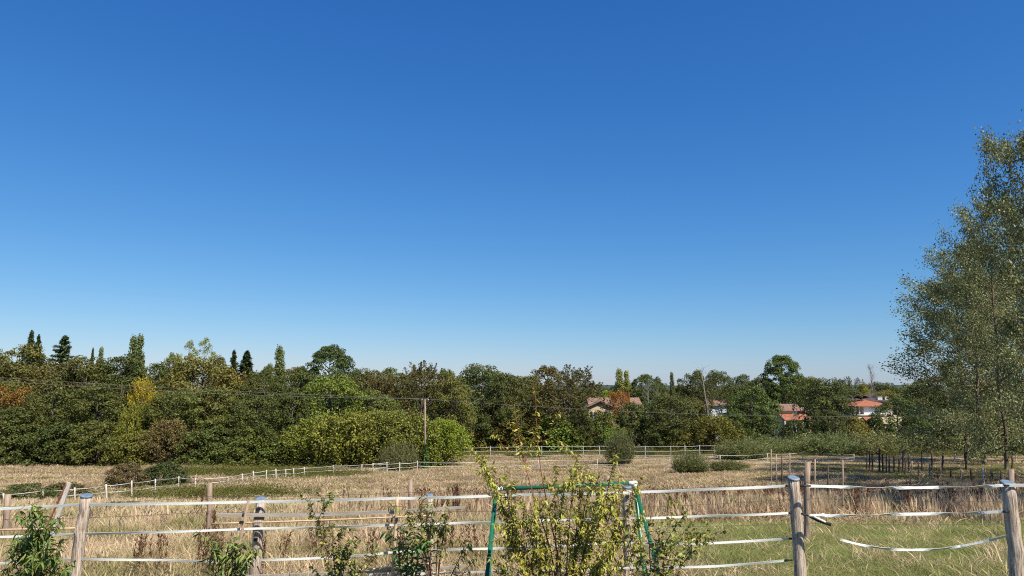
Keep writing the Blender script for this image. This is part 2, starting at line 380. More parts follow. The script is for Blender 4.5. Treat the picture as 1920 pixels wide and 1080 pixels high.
def conifer(kind, seed, W=6., H=16., layers=26, nbr=9, droop=.25, tiers=None, leaf=.34, per=46, shape=1.0):
    r = np.random.default_rng(seed); Ps, Ns, Ts = [], [], []; mb = MB()
    mb.tube([(0, 0, -.3), (0, 0, 0), (0, 0, H * .97)], [.3, .27, .02], n=7)
    nt_ = layers * nbr
    for bi in range(nt_):
        f = (bi + r.random()) / nt_; z = H * (.05 + .93 * f); Rl = W / 2 * (1 - f) ** shape * (.75 + .3 * r.random()) + .12
        if tiers: z = H * (.05 + .93 * (math.floor(f * tiers) + .5 + r.normal() * .10) / tiers)
        a = r.random() * 6.283; L = Rl * (.7 + .45 * r.random()); s = r.random(per) ** .8
        drp = -droop * L * s ** 1.5 + (.22 * L * s ** 3)
        wid = .16 * L * (1 - .75 * s) + .05; off = r.normal(size=per) * wid
        L *= r.uniform(.65, 1.35); P = np.stack([np.cos(a) * L * s - np.sin(a) * off, np.sin(a) * L * s + np.cos(a) * off, z + drp + r.normal(size=per) * .13], 1)
        Ps.append(P); Ns.append(r.normal(size=(per, 3)) * .6 + np.array([0, 0, 1]))
        Ts.append(np.tile([np.cos(a), np.sin(a), -.3], (per, 1)))
        if bi % 3 == 0: mb.tube([(0, 0, z), (np.cos(a) * L * .95, np.sin(a) * L * .95, z - droop * L * .8)], [.04, .01], n=4, cap=False)
    P, Nn, tt = map(np.concatenate, (Ps, Ns, Ts)); Ls = leaf * (.6 + .8 * r.random(len(P)))
    reg(kind, W, H, mb, leaf_mesh(kind + '_crown', P, Nn, Ls, Ls * .42, r, tt))
def broom(kind, seed, W=4., H=2.6, ns=240, per=36, leaf=.20, wl=.28, spread=.75):
    """many thin upright shoots from the ground, small leaves along them"""
    r = np.random.default_rng(seed); ang = r.random(ns) * 6.283; rr = np.sqrt(r.random(ns))
    B = np.stack([np.cos(ang) * rr * W * .22, np.sin(ang) * rr * W * .22, np.zeros(ns)], 1)
    tip = np.stack([np.cos(ang) * rr * W * .5, np.sin(ang) * rr * W * .5, H * (.38 + .62 * r.random(ns) ** 1.4) * np.sqrt(np.clip(1.08 - rr ** 2 * spread, .1, 1))], 1)
    k = np.repeat(np.arange(ns), per); s = .12 + .88 * r.random(len(k)) ** .8
    P = B[k] + (tip - B)[k] * s[:, None] + r.normal(size=(len(k), 3)) * .10 * W / 4; P[:, 2] = np.abs(P[:, 2])
    Nn = r.normal(size=(len(k), 3)); Ls = leaf * (.6 + .8 * r.random(len(k)))
    me = leaf_mesh(kind + '_crown', P, Nn, Ls, Ls * wl * 1.6, r, unit((tip - B)[k] + r.normal(size=(len(k), 3)) * .5))
    mb = MB()
    for q in range(0, ns, 4): mb.tube([B[q] - (0, 0, .1), B[q] * .5 + tip[q] * .5 + r.normal(size=3) * .05, tip[q]], [.022, .014, .005], n=4, cap=False)
    reg(kind, W, H, mb, me)
def bare(kind, seed, W=5., H=14., lean=0.0, nbr=26, leaf_n=0):
    r = np.random.default_rng(seed); mb = MB()
    mb.tube([(0, 0, -.3), (0, 0, 0), (lean * .5, 0, H * .5), (lean, 0, H)], [.24, .2, .13, .02], n=7)
    Ps = []
    for q in range(nbr):
        f = .35 + .6 * r.random(); a = r.random() * 6.283; L = W * .55 * (1.15 - f) + .6
        s = np.array([lean * f, 0, H * f]); e = s + np.array([np.cos(a) * L * .55, np.sin(a) * L * .55, L * (.9 + .6 * r.random())])
        e[2] = min(e[2], H * 1.02); mb.tube([s, (s + e) / 2 + r.normal(size=3) * .1, e], [.06, .035, .012], n=4, cap=False)
        for _ in range(5):
            g = .3 + .7 * r.random(); p = s + (e - s) * g; e2 = p + np.array([r.normal() * .6, r.normal() * .6, .5 + .6 * r.random()])
            mb.tube([p, e2], [.02, .006], n=3, cap=False); Ps.append(e2)
    Ps = np.array(Ps); P = Ps[r.integers(0, len(Ps), max(leaf_n, 60))] + r.normal(size=(max(leaf_n, 60), 3)) * .3
    reg(kind, W, H, mb, leaf_mesh(kind + '_crown', P, r.normal(size=P.shape), .16, .10, r), bark='dead_wood')
def big_poplar(kind, seed, W=11., H=25., nl=70, leaves=33000, leaf=.19):
    r = np.random.default_rng(seed); mb = MB(); segs = []
    path = [np.array([0, 0, -.4]), np.array([0, 0, .2])] + [np.array([r.normal() * .12, r.normal() * .12, H * f]) for f in (.15, .3, .45, .6, .75, .9, .99)]
    mb.tube(path, [.38, .30, .23, .20, .17, .14, .10, .06, .02], n=10, jit=.05)
    for q in range(nl):
        f = .07 + .88 * ((q + r.random()) / nl); a = q * 2.4 + r.normal() * .4
        Rm = W / 2 * math.sqrt(max(.06, 1 - ((f - .40) / .60) ** 2)); L = Rm * (.85 + .35 * r.random())
        z = H * f; rise = L * (.55 + .45 * r.random()) if f > .28 else L * (-.18 + .5 * r.random())
        s = np.array([0, 0, z]); e = s + np.array([np.cos(a) * L, np.sin(a) * L, rise]); e[2] = min(e[2], H * .995)
        m = s * .5 + e * .5 + np.array([0, 0, -.12 * L]) + r.normal(size=3) * .15
        mb.tube([s, m, e], [.085 * (1.2 - f), .05 * (1.2 - f), .012], n=5, cap=False)
        for _ in range(9):
            g = .25 + .75 * r.random(); p = (s * (1 - g) ** 2 + 2 * m * g * (1 - g) + e * g * g)
            ll = .8 + 1.5 * r.random() * (1.2 - f * .5); d = unit(np.array([np.cos(a) + r.normal() * .8, np.sin(a) + r.normal() * .8, .35 + r.normal() * .45])[None])[0]
            e2 = p + d * ll; segs.append((p, e2))
            mb.tube([p, e2], [.016, .005], n=3, cap=False)
    for _ in range(10): segs.append((np.array([0, 0, H * (.86 + .1 * r.random())]), np.array([r.normal() * .5, r.normal() * .5, H])))
    A = np.array([x[0] for x in segs]); B = np.array([x[1] for x in segs])
    wgt = r.random(len(segs)) ** .7 + .15; wgt /= wgt.sum()
    k = r.choice(len(segs), leaves, p=wgt); s = r.random(leaves)
    P = A[k] + (B - A)[k] * s[:, None] + r.normal(size=(leaves, 3)) * .36
    Nn = r.normal(size=(leaves, 3)) + np.array([0, 0, .2]); Ls = leaf * (.7 + .6 * r.random(leaves))
    reg(kind, W, H, mb, leaf_mesh(kind + '_crown', P, Nn, Ls, Ls * .85, r), leafmat='gloss_leaf', bark='poplar_bark')

broad('broad_a', 1); broad('broad_b', 2, W=11, H=12, nb=110, sub=.10); broad('broad_c', 3, W=9, H=13, power=.7, sub=.13)
broad('broad_d', 4, W=10, H=11, jut=.2, sub=.09, nb=130, per=95)
broad('round', 5, W=8, H=12.5, z0=4.2, nb=210, per=85, sub=.095, power=.5, lo=.22, jut=.05, leaf=.25)
broad('pine_round', 6, W=10, H=13, z0=4.5, nb=170, per=110, sub=.09, power=.6, lo=.16, flat=.6, jut=.12)
broad('bush', 7, W=5, H=3.6, z0=.1, nb=90, per=90, sub=.12, leaf=.2, trunk=.08, power=.5, lo=.25)
broad('bush_b', 8, W=6, H=4.6, z0=.1, nb=110, per=90, sub=.11, leaf=.2, trunk=.1, power=.55, lo=.25, jut=.2)
broad('airy', 9, W=8, H=16, z0=4, nb=60, per=55, sub=.09, leaf=.24, power=.8, lo=.05, bark='dead_wood')
spiky('spiky_a', 11); spiky('spiky_b', 12, W=9, H=12, up=.65)
spiky('shrub_up', 13, W=7, H=6, z0=.2, ns=170, per=70, leaf=.2, up=.75); spiky('shrub_up_b', 14, W=6, H=5, z0=.2, ns=150, per=70, leaf=.2, up=.6)
column('poplar_a', 21); column('poplar_b', 22, W=3., H=17)
conifer('spruce', 31, layers=34, shape=.85); conifer('spruce_thin', 32, W=5, H=15, layers=40, nbr=8, per=30, droop=.4, shape=.8); conifer('cedar', 33, W=14, H=16, layers=22, nbr=9, droop=.10, per=80, shape=.95, tiers=22)
broom('broom', 41, ns=300, per=60, leaf=.15, wl=.17); broom('broom_b', 42, W=5, H=2.4, ns=420, per=60, leaf=.16, wl=.16)
bare('bare', 51); bare('snag', 52, W=2.5, H=14, lean=-1.6, nbr=9)
big_poplar('big_poplar_a', 61); big_poplar('big_poplar_b', 62, W=10, H=24); big_poplar('big_poplar_c', 63, W=12, H=26)

FULL = {k: 1.18 for k in ('broad_a', 'broad_b', 'broad_c', 'broad_d', 'spiky_a', 'spiky_b', 'bush', 'bush_b', 'shrub_up', 'shrub_up_b')}
def plant_tree(name, kind, px, Y, top, wpx, col, label, cat='tree', group=None, base_px=None, rz=None, parts=('trunk', 'crown'), X=None):
    W, H, tm, cm, lm, bm = PROTO[kind]
    b = gx(px, Y) if X is None else np.array([X, Y, float(T(X, Y))])
    h = at(px, top, Y)[2] - b[2]; w = wpx * FULL.get(kind, 1.0) / F * Y
    root = empty(name, b, rng.random() * 6.283 if rz is None else rz); root.scale = (w / W, w / W, h / H)
    tag(root, label, cat, group)
    t = link(parts[0], tm, bm, root); c = link(parts[1], cm, lm, root)
    mean = (.066, .069, .022); q = .36 if cat == 'tree' and max(col) < .14 and 'poplar' not in kind else (.15 if max(col) < .2 else 0)
    c.color = (*[(v * (1 - q) + m * q) * k for v, m, k in zip(col, mean, (1.95, 1.92, 1.32))], 1); return root

# ------------------------------------------------------------------ the tree line (picture column, depth, top row, width in pixels)
DK, GR, OL = (.034, .046, .016), (.055, .074, .020), (.082, .080, .022)
BR, OB, YE = (.075, .052, .024), (.120, .072, .026), (.30, .21, .022)
LG, CN, GG = (.095, .125, .026), (.020, .042, .026), (.060, .075, .042)
YG, PL, RD = (.130, .140, .025), (.150, .165, .075), (.16, .060, .030)
G_SKY, G_MID, G_LOW = 'trees showing over the wood', 'trees of the wood edge', 'shrubs along the foot of the wood'
TREES = [
 # skyline
 ('conifer_tree', 'spruce_thin', 42, 150, 618, 62, CN, 'thin dark conifer, tallest at the far left skyline', G_SKY),
 ('conifer_tree', 'spruce_thin', 56, 152, 626, 54, CN, 'thin dark conifer just right of a slightly taller twin', G_SKY),
 ('cedar_tree', 'cedar', 105, 140, 626, 215, (.024, .050, .028), 'layered cedar with spreading flat branches on left skyline', G_SKY),
 ('poplar_tree', 'poplar_b', 178, 160, 643, 20, (.11, .14, .08), 'small pale grey poplar right of the cedar', G_SKY),
 ('conifer_tree', 'spruce_thin', 162, 158, 651, 30, CN, 'tiny spire between the cedar and the pale poplar', G_SKY),
 ('poplar_tree', 'poplar_a', 238, 140, 619, 34, (.075, .10, .042), 'left of the twin green poplars above the yellow tree', G_SKY),
 ('poplar_tree', 'poplar_b', 250, 141, 618, 32, (.085, .11, .05), 'right of the twin green poplars above the yellow tree', G_SKY),
 ('airy_tree', 'airy', 345, 135, 632, 50, PL, 'loose pale green tree, left of an airy skyline pair', G_SKY),
 ('airy_tree', 'airy', 374, 136, 627, 56, PL, 'loose pale green tree, right of an airy skyline pair', G_SKY),
 ('airy_tree', 'broad_d', 318, 130, 658, 56, (.12, .13, .055), 'low pale tree at the foot of the airy skyline pair', G_SKY),
 ('broadleaf_tree', 'broad_c', 403, 130, 664, 46, BR, 'brownish treetop right of the airy pale trees', G_SKY),
 ('conifer_tree', 'spruce_thin', 430, 128, 655, 62, (.03, .045, .024), 'ragged narrow conifer left of the dense spruce', G_SKY),
 ('conifer_tree', 'spruce', 455, 124, 656, 110, CN, 'dense dark spruce cone on the skyline', G_SKY),
 ('poplar_tree', 'poplar_a', 517, 130, 639, 38, (.095, .115, .045), 'single tall poplar column right of the spruce', G_SKY),
 ('broadleaf_tree', 'broad_d', 496, 128, 678, 34, GR, 'small green tree at the left foot of the tall poplar', G_SKY),
 ('pine_tree', 'pine_round', 613, 122, 646, 104, (.026, .052, .024), 'broad dark green domed tree rising alone above the wood', G_SKY),
 ('pine_tree', 'pine_round', 560, 124, 686, 40, (.026, .048, .024), 'small dark crown left of the broad domed tree', G_SKY),
 ('broadleaf_tree', 'broad_b', 20, 125, 642, 130, OL, 'olive treetop under the twin thin conifers', G_SKY),
 # left wall of the wood
 ('broadleaf_tree', 'spiky_b', 76, 112, 672, 130, (.092, .070, .030), 'brownish green tree below the cedar', G_MID),
 ('broadleaf_tree', 'broad_a', 150, 108, 666, 130, (.062, .062, .022), 'olive brown tree below the small pale poplar', G_MID),
 ('broadleaf_tree', 'broad_c', 218, 108, 661, 110, DK, 'dark tree in front of the twin poplars', G_MID),
 ('broadleaf_tree', 'broad_b', 282, 112, 678, 100, DK, 'dark treetop behind the yellow tree', G_MID),
 ('broadleaf_tree', 'broad_a', 372, 106, 666, 150, (.098, .085, .022), 'wide tree turning orange olive below the airy pair', G_MID),
 ('broadleaf_tree', 'spiky_b', 440, 110, 690, 100, OB, 'rusty brown tree in front of the dense spruce', G_MID),
 ('broadleaf_tree', 'broad_b', 490, 106, 694, 110, DK, 'dark green tree below the tall poplar column', G_MID),
 ('broadleaf_tree', 'broad_d', 552, 108, 692, 90, (.046, .060, .02), 'mid green tree below the small dark crown', G_MID),
 ('broadleaf_tree', 'broad_a', -20, 104, 664, 140, (.07, .068, .022), 'olive tree cut by the left edge of the picture', G_MID),
 ('broadleaf_tree', 'spiky_b', -5, 98, 716, 110, (.14, .078, .026), 'rust tinted tree low at the left edge', G_MID),
 ('maple_tree', 'spiky_b', 259, 96, 700, 50, (.205, .160, .022), 'bright yellow autumn tree standing out of the dark wood', None),
 ('hedge_shrub', 'shrub_up_b', 248, 94.5, 752, 50, (.115, .120, .024), 'yellow green lower growth beneath the yellow tree', None),
 ('broadleaf_tree', 'broad_b', 90, 97, 728, 130, (.046, .056, .02), 'dark green tree low in the wood, below the brownish tree', G_MID),
 ('broadleaf_tree', 'broad_c', 175, 97, 716, 110, (.050, .058, .019), 'dark green tree left of the yellow tree', G_MID),
 ('broadleaf_tree', 'broad_a', 325, 96, 728, 110, (.055, .066, .022), 'mid green tree right of the yellow tree', G_MID),
 ('broadleaf_tree', 'broad_d', 400, 97, 722, 120, (.066, .074, .022), 'olive green tree below the orange olive one', G_MID),
 ('broadleaf_tree', 'broad_b', 475, 96, 742, 120, DK, 'dark tree below and right of the rusty one', G_MID),
 ('broadleaf_tree', 'broad_c', 20, 95, 760, 120, (.042, .055, .019), 'dark green bushy tree above the left field edge', G_MID),
 ('broadleaf_tree', 'broad_d', 545, 94, 732, 100, DK, 'dark tree left of the bright green tree', G_MID),
 ('broadleaf_tree', 'broad_a', 615, 98, 700, 130, (.088, .118, .022), 'bright green tree just below the broad domed tree', G_MID),
 # foot of the wood, left
 ('hedge_shrub', 'bush_b', 35, 93, 800, 100, (.05, .062, .021), 'green shrub at the wood foot, far left', G_LOW),
 ('hedge_shrub', 'bush', 110, 92.5, 796, 95, DK, 'dark shrub at the wood foot, second from left edge', G_LOW),
 ('hedge_shrub', 'bush_b', 180, 93, 790, 100, (.060, .066, .02), 'olive shrub at the wood foot left of the yellow tree', G_LOW),
 ('hedge_shrub', 'bush', 255, 92, 812, 70, (.085, .084, .02), 'yellowish shrub directly under the yellow tree', G_LOW),
 ('hedge_shrub', 'shrub_up', 315, 92, 784, 90, (.098, .075, .040), 'brown twiggy shrub right below the yellow tree', G_LOW),
 ('hedge_shrub', 'bush_b', 390, 93, 792, 95, (.045, .06, .02), 'green shrub right of the brown twiggy shrub', G_LOW),
 ('hedge_shrub', 'bush', 440, 92, 828, 85, (.06, .078, .026), 'low grey green bush by the field corner', G_LOW),
 ('hedge_shrub', 'bush_b', 475, 92.5, 802, 90, (.062, .072, .02), 'shrub with yellow tips left of the light olive thicket', G_LOW),
 ('hedge_shrub', 'bush', 525, 91.5, 824, 90, (.060, .076, .022), 'low green bush left end of the light olive thicket', G_LOW),
 # light olive thicket in the centre left
 ('thicket_shrub', 'shrub_up', 592, 90, 780, 110, (.110, .125, .028), 'light olive shrub, left end of the thicket by the pole', 'light olive thicket'),
 ('thicket_shrub', 'shrub_up_b', 650, 89, 768, 120, (.125, .130, .030), 'tall light olive shrub in the middle of the thicket', 'light olive thicket'),
 ('thicket_shrub', 'shrub_up', 715, 89, 766, 120, (.118, .126, .034), 'light olive shrub left of the power pole', 'light olive thicket'),
 ('thicket_shrub', 'shrub_up_b', 770, 90, 772, 100, (.105, .115, .032), 'light olive shrub right behind the power pole', 'light olive thicket'),
 ('thicket_shrub', 'shrub_up', 832, 91, 784, 86, (.130, .165, .026), 'bright yellow green shrub right of the power pole', 'light olive thicket'),
 ('thicket_shrub', 'broom', 748, 84, 822, 80, (.085, .085, .045), 'grey brown low bush at the foot of the power pole', 'light olive thicket'),
 # centre
 ('broadleaf_tree', 'broad_a', 690, 116, 690, 90, (.062, .062, .024), 'dull olive tree right of the broad domed tree', G_MID),
 ('broadleaf_tree', 'spiky_b', 716, 112, 694, 80, (.085, .058, .030), 'brownish thin tree above the thicket', G_MID),
 ('broadleaf_tree', 'broad_b', 700, 104, 728, 110, (.076, .095, .030), 'light green tree behind the thicket', G_MID),
 ('broadleaf_tree', 'spiky_a', 788, 110, 674, 116, (.060, .046, .022), 'dark brown tree with upright shoots behind the pole', G_MID),
 ('broadleaf_tree', 'broad_d', 836, 114, 688, 70, (.07, .085, .024), 'green treetop between the dark brown and grey green trees', G_MID),
 ('broadleaf_tree', 'broad_c', 846, 106, 704, 76, (.092, .092, .028), 'yellow olive tree right of the dark brown one', G_MID),
 ('broadleaf_tree', 'broad_a', 905, 110, 681, 116, (.050, .066, .032), 'grey green tree right of centre left, above the dark tree', G_MID),
 ('broadleaf_tree', 'broad_b', 880, 100, 744, 110, (.026, .046, .022), 'very dark green tree behind the right end of the thicket', G_MID),
 ('broadleaf_tree', 'broad_d', 950, 116, 696, 90, DK, 'dark treetop behind the tall sapling shoots', G_MID),
 ('broadleaf_tree', 'broad_c', 978, 108, 703, 96, (.060, .050, .022), 'brown olive tree left of the spreading brown tree', G_MID),
 ('broadleaf_tree', 'broad_a', 945, 99, 742, 100, (.052, .046, .02), 'dark brownish tree above the olive yellow shrub', G_MID),
 ('broadleaf_tree', 'spiky_a', 1066, 100, 681, 140, (.052, .040, .020), 'large spreading dark brown tree with ragged upright crown', G_MID),
 ('broadleaf_tree', 'broad_b', 1020, 104, 716, 90, (.058, .048, .021), 'brown tree under the left of the ragged brown crown', G_MID),
 ('broadleaf_tree', 'broad_c', 1086, 97, 748, 46, DK, 'dark tree covering the left of the cream house', G_MID),
 ('hedge_shrub', 'bush', 928, 100, 794, 90, (.120, .098, .022), 'olive yellow shrub left of the tall sapling shoots', G_LOW),
 ('hedge_shrub', 'bush_b', 885, 100, 806, 60, (.072, .095, .022), 'green shrub at the right end of the thicket', G_LOW),
 ('hedge_shrub', 'bush_b', 1000, 99, 786, 80, (.095, .088, .022), 'olive shrub behind the tall sapling shoots', G_LOW),
 ('hedge_shrub', 'bush', 1046, 98, 782, 84, (.075, .115, .022), 'fresh green bush under the ragged brown tree', G_LOW),
 ('hedge_shrub', 'shrub_up_b', 1092, 100, 806, 40, (.075, .030, .024), 'dark red shrub beside the fresh green bush', G_LOW),
 ('hedge_shrub', 'bush_b', 1133, 101, 776, 64, (.080, .118, .024), 'bright green shrub below the cream house', G_LOW),
 ('broom_shrub', 'broom', 1163, 92, 796, 58, (.070, .075, .042), 'grey green upright broom in front of the far white fence', None),
 ('broadleaf_tree', 'broad_c', 1142, 152, 730, 50, (.12, .15, .024), 'bright yellow green tree behind the cream house', None),
 ('broadleaf_tree', 'broad_d', 1186, 104, 752, 54, (.045, .066, .026), 'dull green tree hiding the right end of the cream house', G_MID),
 ('poplar_tree', 'poplar_a', 1163, 168, 685, 30, (.16, .17, .06), 'left of the paired pale poplars behind the cream house', None),
 ('poplar_tree', 'poplar_b', 1177, 168, 689, 25, (.165, .175, .055), 'right of the paired pale poplars behind the cream house', None),
 ('autumn_tree', 'spiky_b', 1165, 128, 726, 52, (.19, .080, .028), 'rust orange tree in front of the cream house roof', None),
 ('broadleaf_tree', 'spiky_b', 1168, 112, 766, 46, (.085, .070, .045), 'thin brownish tree below the rust orange tree', None),
 ('broadleaf_tree', 'broad_b', 1222, 106, 752, 90, (.036, .056, .026), 'dark green tree right of the cream house', G_MID),
 ('broadleaf_tree', 'airy', 1217, 150, 698, 46, (.035, .05, .022), 'dark slender tree right of the paired poplars', G_SKY),
 ('broadleaf_tree', 'airy', 1236, 152, 702, 36, (.038, .055, .024), 'second dark slender tree right of the paired poplars', G_SKY),
 ('poplar_tree', 'poplar_b', 1263, 150, 692, 16, (.055, .075, .03), 'narrow dark poplar spire above the wood, centre right', G_SKY),
 ('broadleaf_tree', 'broad_a', 1262, 118, 738, 90, (.046, .054, .021), 'dull green tree under the narrow dark spire', G_MID),
 ('broadleaf_tree', 'broad_d', 1125, 165, 725, 60, (.035, .05, .024), 'distant dark tree left of the paired poplars', None),
 ('broadleaf_tree', 'broad_d', 1200, 165, 728, 60, (.035, .05, .024), 'distant dark tree right of the paired poplars', None),
 ('broadleaf_tree', 'broad_b', 1302, 160, 692, 66, DK, 'dark rounded treetop left of the leaning pale trunk', G_SKY),
 ('broadleaf_tree', 'broad_a', 1352, 165, 693, 66, DK, 'dark rounded treetop right of the leaning pale trunk', G_SKY),
 ('broadleaf_tree', 'broad_c', 1395, 168, 700, 60, (.036, .05, .02), 'dark treetop, second right of the leaning pale trunk', G_SKY),
 ('broadleaf_tree', 'broad_d', 1432, 166, 705, 56, (.04, .05, .02), 'dark treetop touching the tall egg shaped tree', G_SKY),
 ('broadleaf_tree', 'broad_a', 1292, 112, 744, 80, (.070, .068, .024), 'olive tree in front of the dark rounded treetops', G_MID),
 ('broadleaf_tree', 'broad_b', 1240, 101, 780, 70, (.046, .066, .024), 'green shrubby tree above the far white fence', G_MID),
 ('hedge_shrub', 'bush_b', 1268, 100, 806, 60, (.092, .088, .030), 'brownish olive shrub above the far white fence', G_LOW),
 ('hedge_shrub', 'shrub_up', 1342, 99, 778, 96, (.094, .090, .024), 'big olive shrub left of the dark rounded green tree', G_LOW),
 ('dead_tree', 'snag', 1337, 108, 690, 26, (.12, .10, .06), 'pale leaning bare trunk among the dark trees', None),
 ('broadleaf_tree', 'round', 1471, 166, 664, 82, (.044, .074, .022), 'tall egg shaped green tree rising above the houses', None),
 ('broadleaf_tree', 'broad_b', 1412, 104, 722, 98, (.042, .074, .022), 'dense dark rounded green tree left of the small tiled house', G_MID),
 ('broadleaf_tree', 'broad_d', 1380, 101, 772, 60, (.045, .07, .024), 'low green tree left of the dense rounded green tree', G_MID),
 ('broadleaf_tree', 'broad_c', 1528, 150, 704, 46, (.105, .125, .030), 'yellow green tree behind the tall egg shaped one', G_SKY),
 ('broadleaf_tree', 'broad_a', 1506, 170, 722, 40, (.085, .105, .028), 'light green tree between the egg shaped and dark trees', G_SKY),
 ('broadleaf_tree', 'broad_a', 1556, 106, 708, 96, (.032, .046, .019), 'large dark tree between the two tiled houses', G_MID),
 ('broadleaf_tree', 'broad_d', 1556, 100, 766, 62, (.034, .044, .02), 'dark lower tree between the two tiled houses', G_MID),
 ('broadleaf_tree', 'broad_b', 1600, 178, 728, 60, (.055, .07, .034), 'grey green tree behind the house with the dark roof', G_SKY),
 ('broadleaf_tree', 'broad_c', 1623, 190, 716, 30, (.15, .14, .035), 'small yellow tree behind the house with the dark roof', G_SKY),
 ('bare_tree', 'bare', 1640, 180, 690, 36, (.16, .13, .09), 'leafless grey tree above the dark roof', None),
 ('broadleaf_tree', 'broad_a', 1665, 182, 730, 60, (.13, .115, .04), 'yellowish tree right of the dark roof', G_SKY),
 ('broadleaf_tree', 'broad_b', 1688, 100, 744, 92, (.038, .066, .02), 'leafy green tree right of the orange hip roof', G_MID),
 ('broadleaf_tree', 'broad_a', 1745, 128, 716, 90, (.034, .045, .02), 'dark tree showing through the left poplar', G_MID),
 ('broadleaf_tree', 'broad_c', 1820, 126, 720, 90, (.036, .046, .02), 'dark tree behind the middle of the poplar row', G_MID),
 ('broadleaf_tree', 'broad_d', 1895, 126, 716, 90, (.034, .046, .02), 'dark tree behind the poplars at the right edge', G_MID),
 ('broadleaf_tree', 'broad_d', 1745, 108, 770, 76, (.040, .058, .021), 'green bushy tree below the small far orange roof', G_MID),
 ('broadleaf_tree', 'broad_b', 1860, 112, 768, 90, (.042, .056, .02), 'green bushy tree behind the poplar trunks', G_MID),
 ('hedge_shrub', 'bush_b', 1835, 101, 812, 84, (.105, .135, .026), 'bright green bush behind the poplar trunks', G_LOW),
 ('hedge_shrub', 'bush', 1905, 102, 808, 80, (.062, .082, .022), 'green bush behind the poplars at the right edge', G_LOW),
 ('hedge_shrub', 'bush_b', 1494, 100, 788, 56, (.034, .048, .02), 'dark shrub in front of the porch with orange roof', G_LOW),
 ('hedge_shrub', 'bush_b', 1645, 102, 784, 56, (.05, .075, .022), 'dark green shrub below the window of the hip roofed house', G_LOW),
 ('hedge_shrub', 'bush_b', 1605, 100, 782, 50, (.115, .10, .028), 'yellowish shrub below the orange hip roof house', G_LOW),
 ('broadleaf_tree', 'bare', 1492, 101, 776, 36, (.10, .08, .05), 'thin bare pale tree in front of the small tiled house', None),
]
back_used = set()
def back_label(px):
    for t in sorted(TREES, key=lambda t: abs(t[2] - px)):
        if t[7] not in back_used and len(t[7].split()) <= 11:
            back_used.add(t[7]); return 'back row treetop behind the ' + t[7]
for q in range(34):
    px = -60 + q * 61 + rng.uniform(-14, 14); Yb = rng.uniform(150, 185)
    if 1590 < px < 1680: Yb = 205
    plant_tree('wood_tree', ['broad_a', 'broad_b', 'broad_d', 'spiky_a'][q % 4], px, Yb, (690 if px < 1100 else 708) + rng.uniform(-8, 14), 84, [DK, GR, BR, (.05, .055, .022)][q % 4], back_label(px), 'tree', 'back of the wood')
BROOM = [(1395, 815, 90), (1455, 818, 80), (1505, 812, 90), (1560, 806, 100), (1612, 803, 100), (1665, 806, 90), (1712, 802, 74)]
for t in TREES:
    if t[2] > 850 and 95 <= t[3] <= 112: t = (*t[:3], t[3] + 17, *t[4:])
    cat = 'shrub' if 'shrub' in t[0] else 'tree'
    plant_tree(*t[:8], cat=cat, group=t[8], parts=('stem', 'foliage') if cat == 'shrub' else ('trunk', 'crown'))
BL = ['left end of the grey green broom hedge, under the rounded tree', 'grey green broom below the small tiled house', 'grey green broom below the bare pale tree',
      'grey green broom below the large dark tree', 'tall grey green broom below the orange hip roof house', 'grey green broom left of the hedge end', 'right end of the grey green broom hedge by the poplars']
for (px, top, w), l in zip(BROOM, BL):
    plant_tree('broom_shrub', 'broom_b', px, 113 + rng.uniform(-1.5, 1.5), top, w * 1.25, (.104 + rng.uniform(-.012, .012), .118, .062), l, 'shrub', 'broom hedge beyond the far fence', parts=('stem', 'foliage'))
# bushes standing in the field
FIELD = [('field_bush', 'bush', 236, 918, 870, 60, (.075, .055, .035), 'brown leafed bush behind the left tape fence'),
         ('field_bush', 'bush', 308, 915, 868, 64, (.030, .042, .018), 'round dark green bush behind the left tape fence'),
         ('field_bush', 'broom', 1294, 890, 840, 74, (.065, .078, .035), 'grey green bush in the dry grass before the white fence'),
         ('field_bush', 'broom_b', 1368, 884, 860, 80, (.060, .066, .026), 'low dark bush right of the grey green field bush'),
         ('bramble_bush', 'bush_b', 42, 950, 908, 110, (.052, .060, .022), 'bramble mound behind the fence at the left edge'),
         ('bramble_bush', 'bush', 118, 944, 906, 70, (.060, .052, .026), 'brownish bramble by the leaning plank'),
         ('bramble_bush', 'bush', 222, 974, 942, 92, (.052, .066, .022), 'low green bramble right of the leftmost capped post'),
         ('field_bush', 'broom', 1208, 856, 834, 46, (.062, .07, .034), 'small green broom right of the taller upright broom'),
         ('field_bush', 'broom_b', 990, 858, 842, 90, (.070, .085, .032), 'low green bush behind the tall sapling shoots'),
         ('field_bush', 'broom_b', 1392, 863, 818, 110, (.085, .095, .045), 'grey green broom growing over the right end of the far rail fence')]
for n, k, px, base, top, w, c, l in FIELD:
    g = ground_at(px, base); plant_tree(n, k, px, g[1], top, w, c, l, 'bush', parts=('stem', 'foliage'))
# the row of tall poplars on the right; the row runs on past the frame, where its shade comes from
POP = [('big_poplar_b', 1815, 86, 515, 200, 'farthest tall poplar, left end of the row on the right'),
       ('big_poplar_a', 1846, 76, 462, 160, 'second tall poplar from the left end of the row'),
       ('big_poplar_c', 1888, 62, 385, 150, 'tall poplar with golden lit trunk near the right edge'),
       ('big_poplar_a', 1984, 53, 252, 185, 'nearest tall poplar, cut by the right edge of the picture'),
       ('big_poplar_b', 2095, 44, 190, 230, 'tall poplar beyond the right edge of the picture'),
       ('big_poplar_a', 2292, 35, 40, 330, 'poplar of the row beyond the right edge, second outside the picture'),
       ('big_poplar_b', 2530, 27, -110, 400, 'poplar of the row beyond the right edge, third outside the picture'),
       ('big_poplar_c', 1930, 90, 520, 190, 'far poplar behind the row at the right edge')]
for k, px, Y, top, w, l in POP:
    plant_tree('poplar_tree', k, px, Y, top, w, (.118, .130, .072), l, 'tree', 'row of tall poplars')

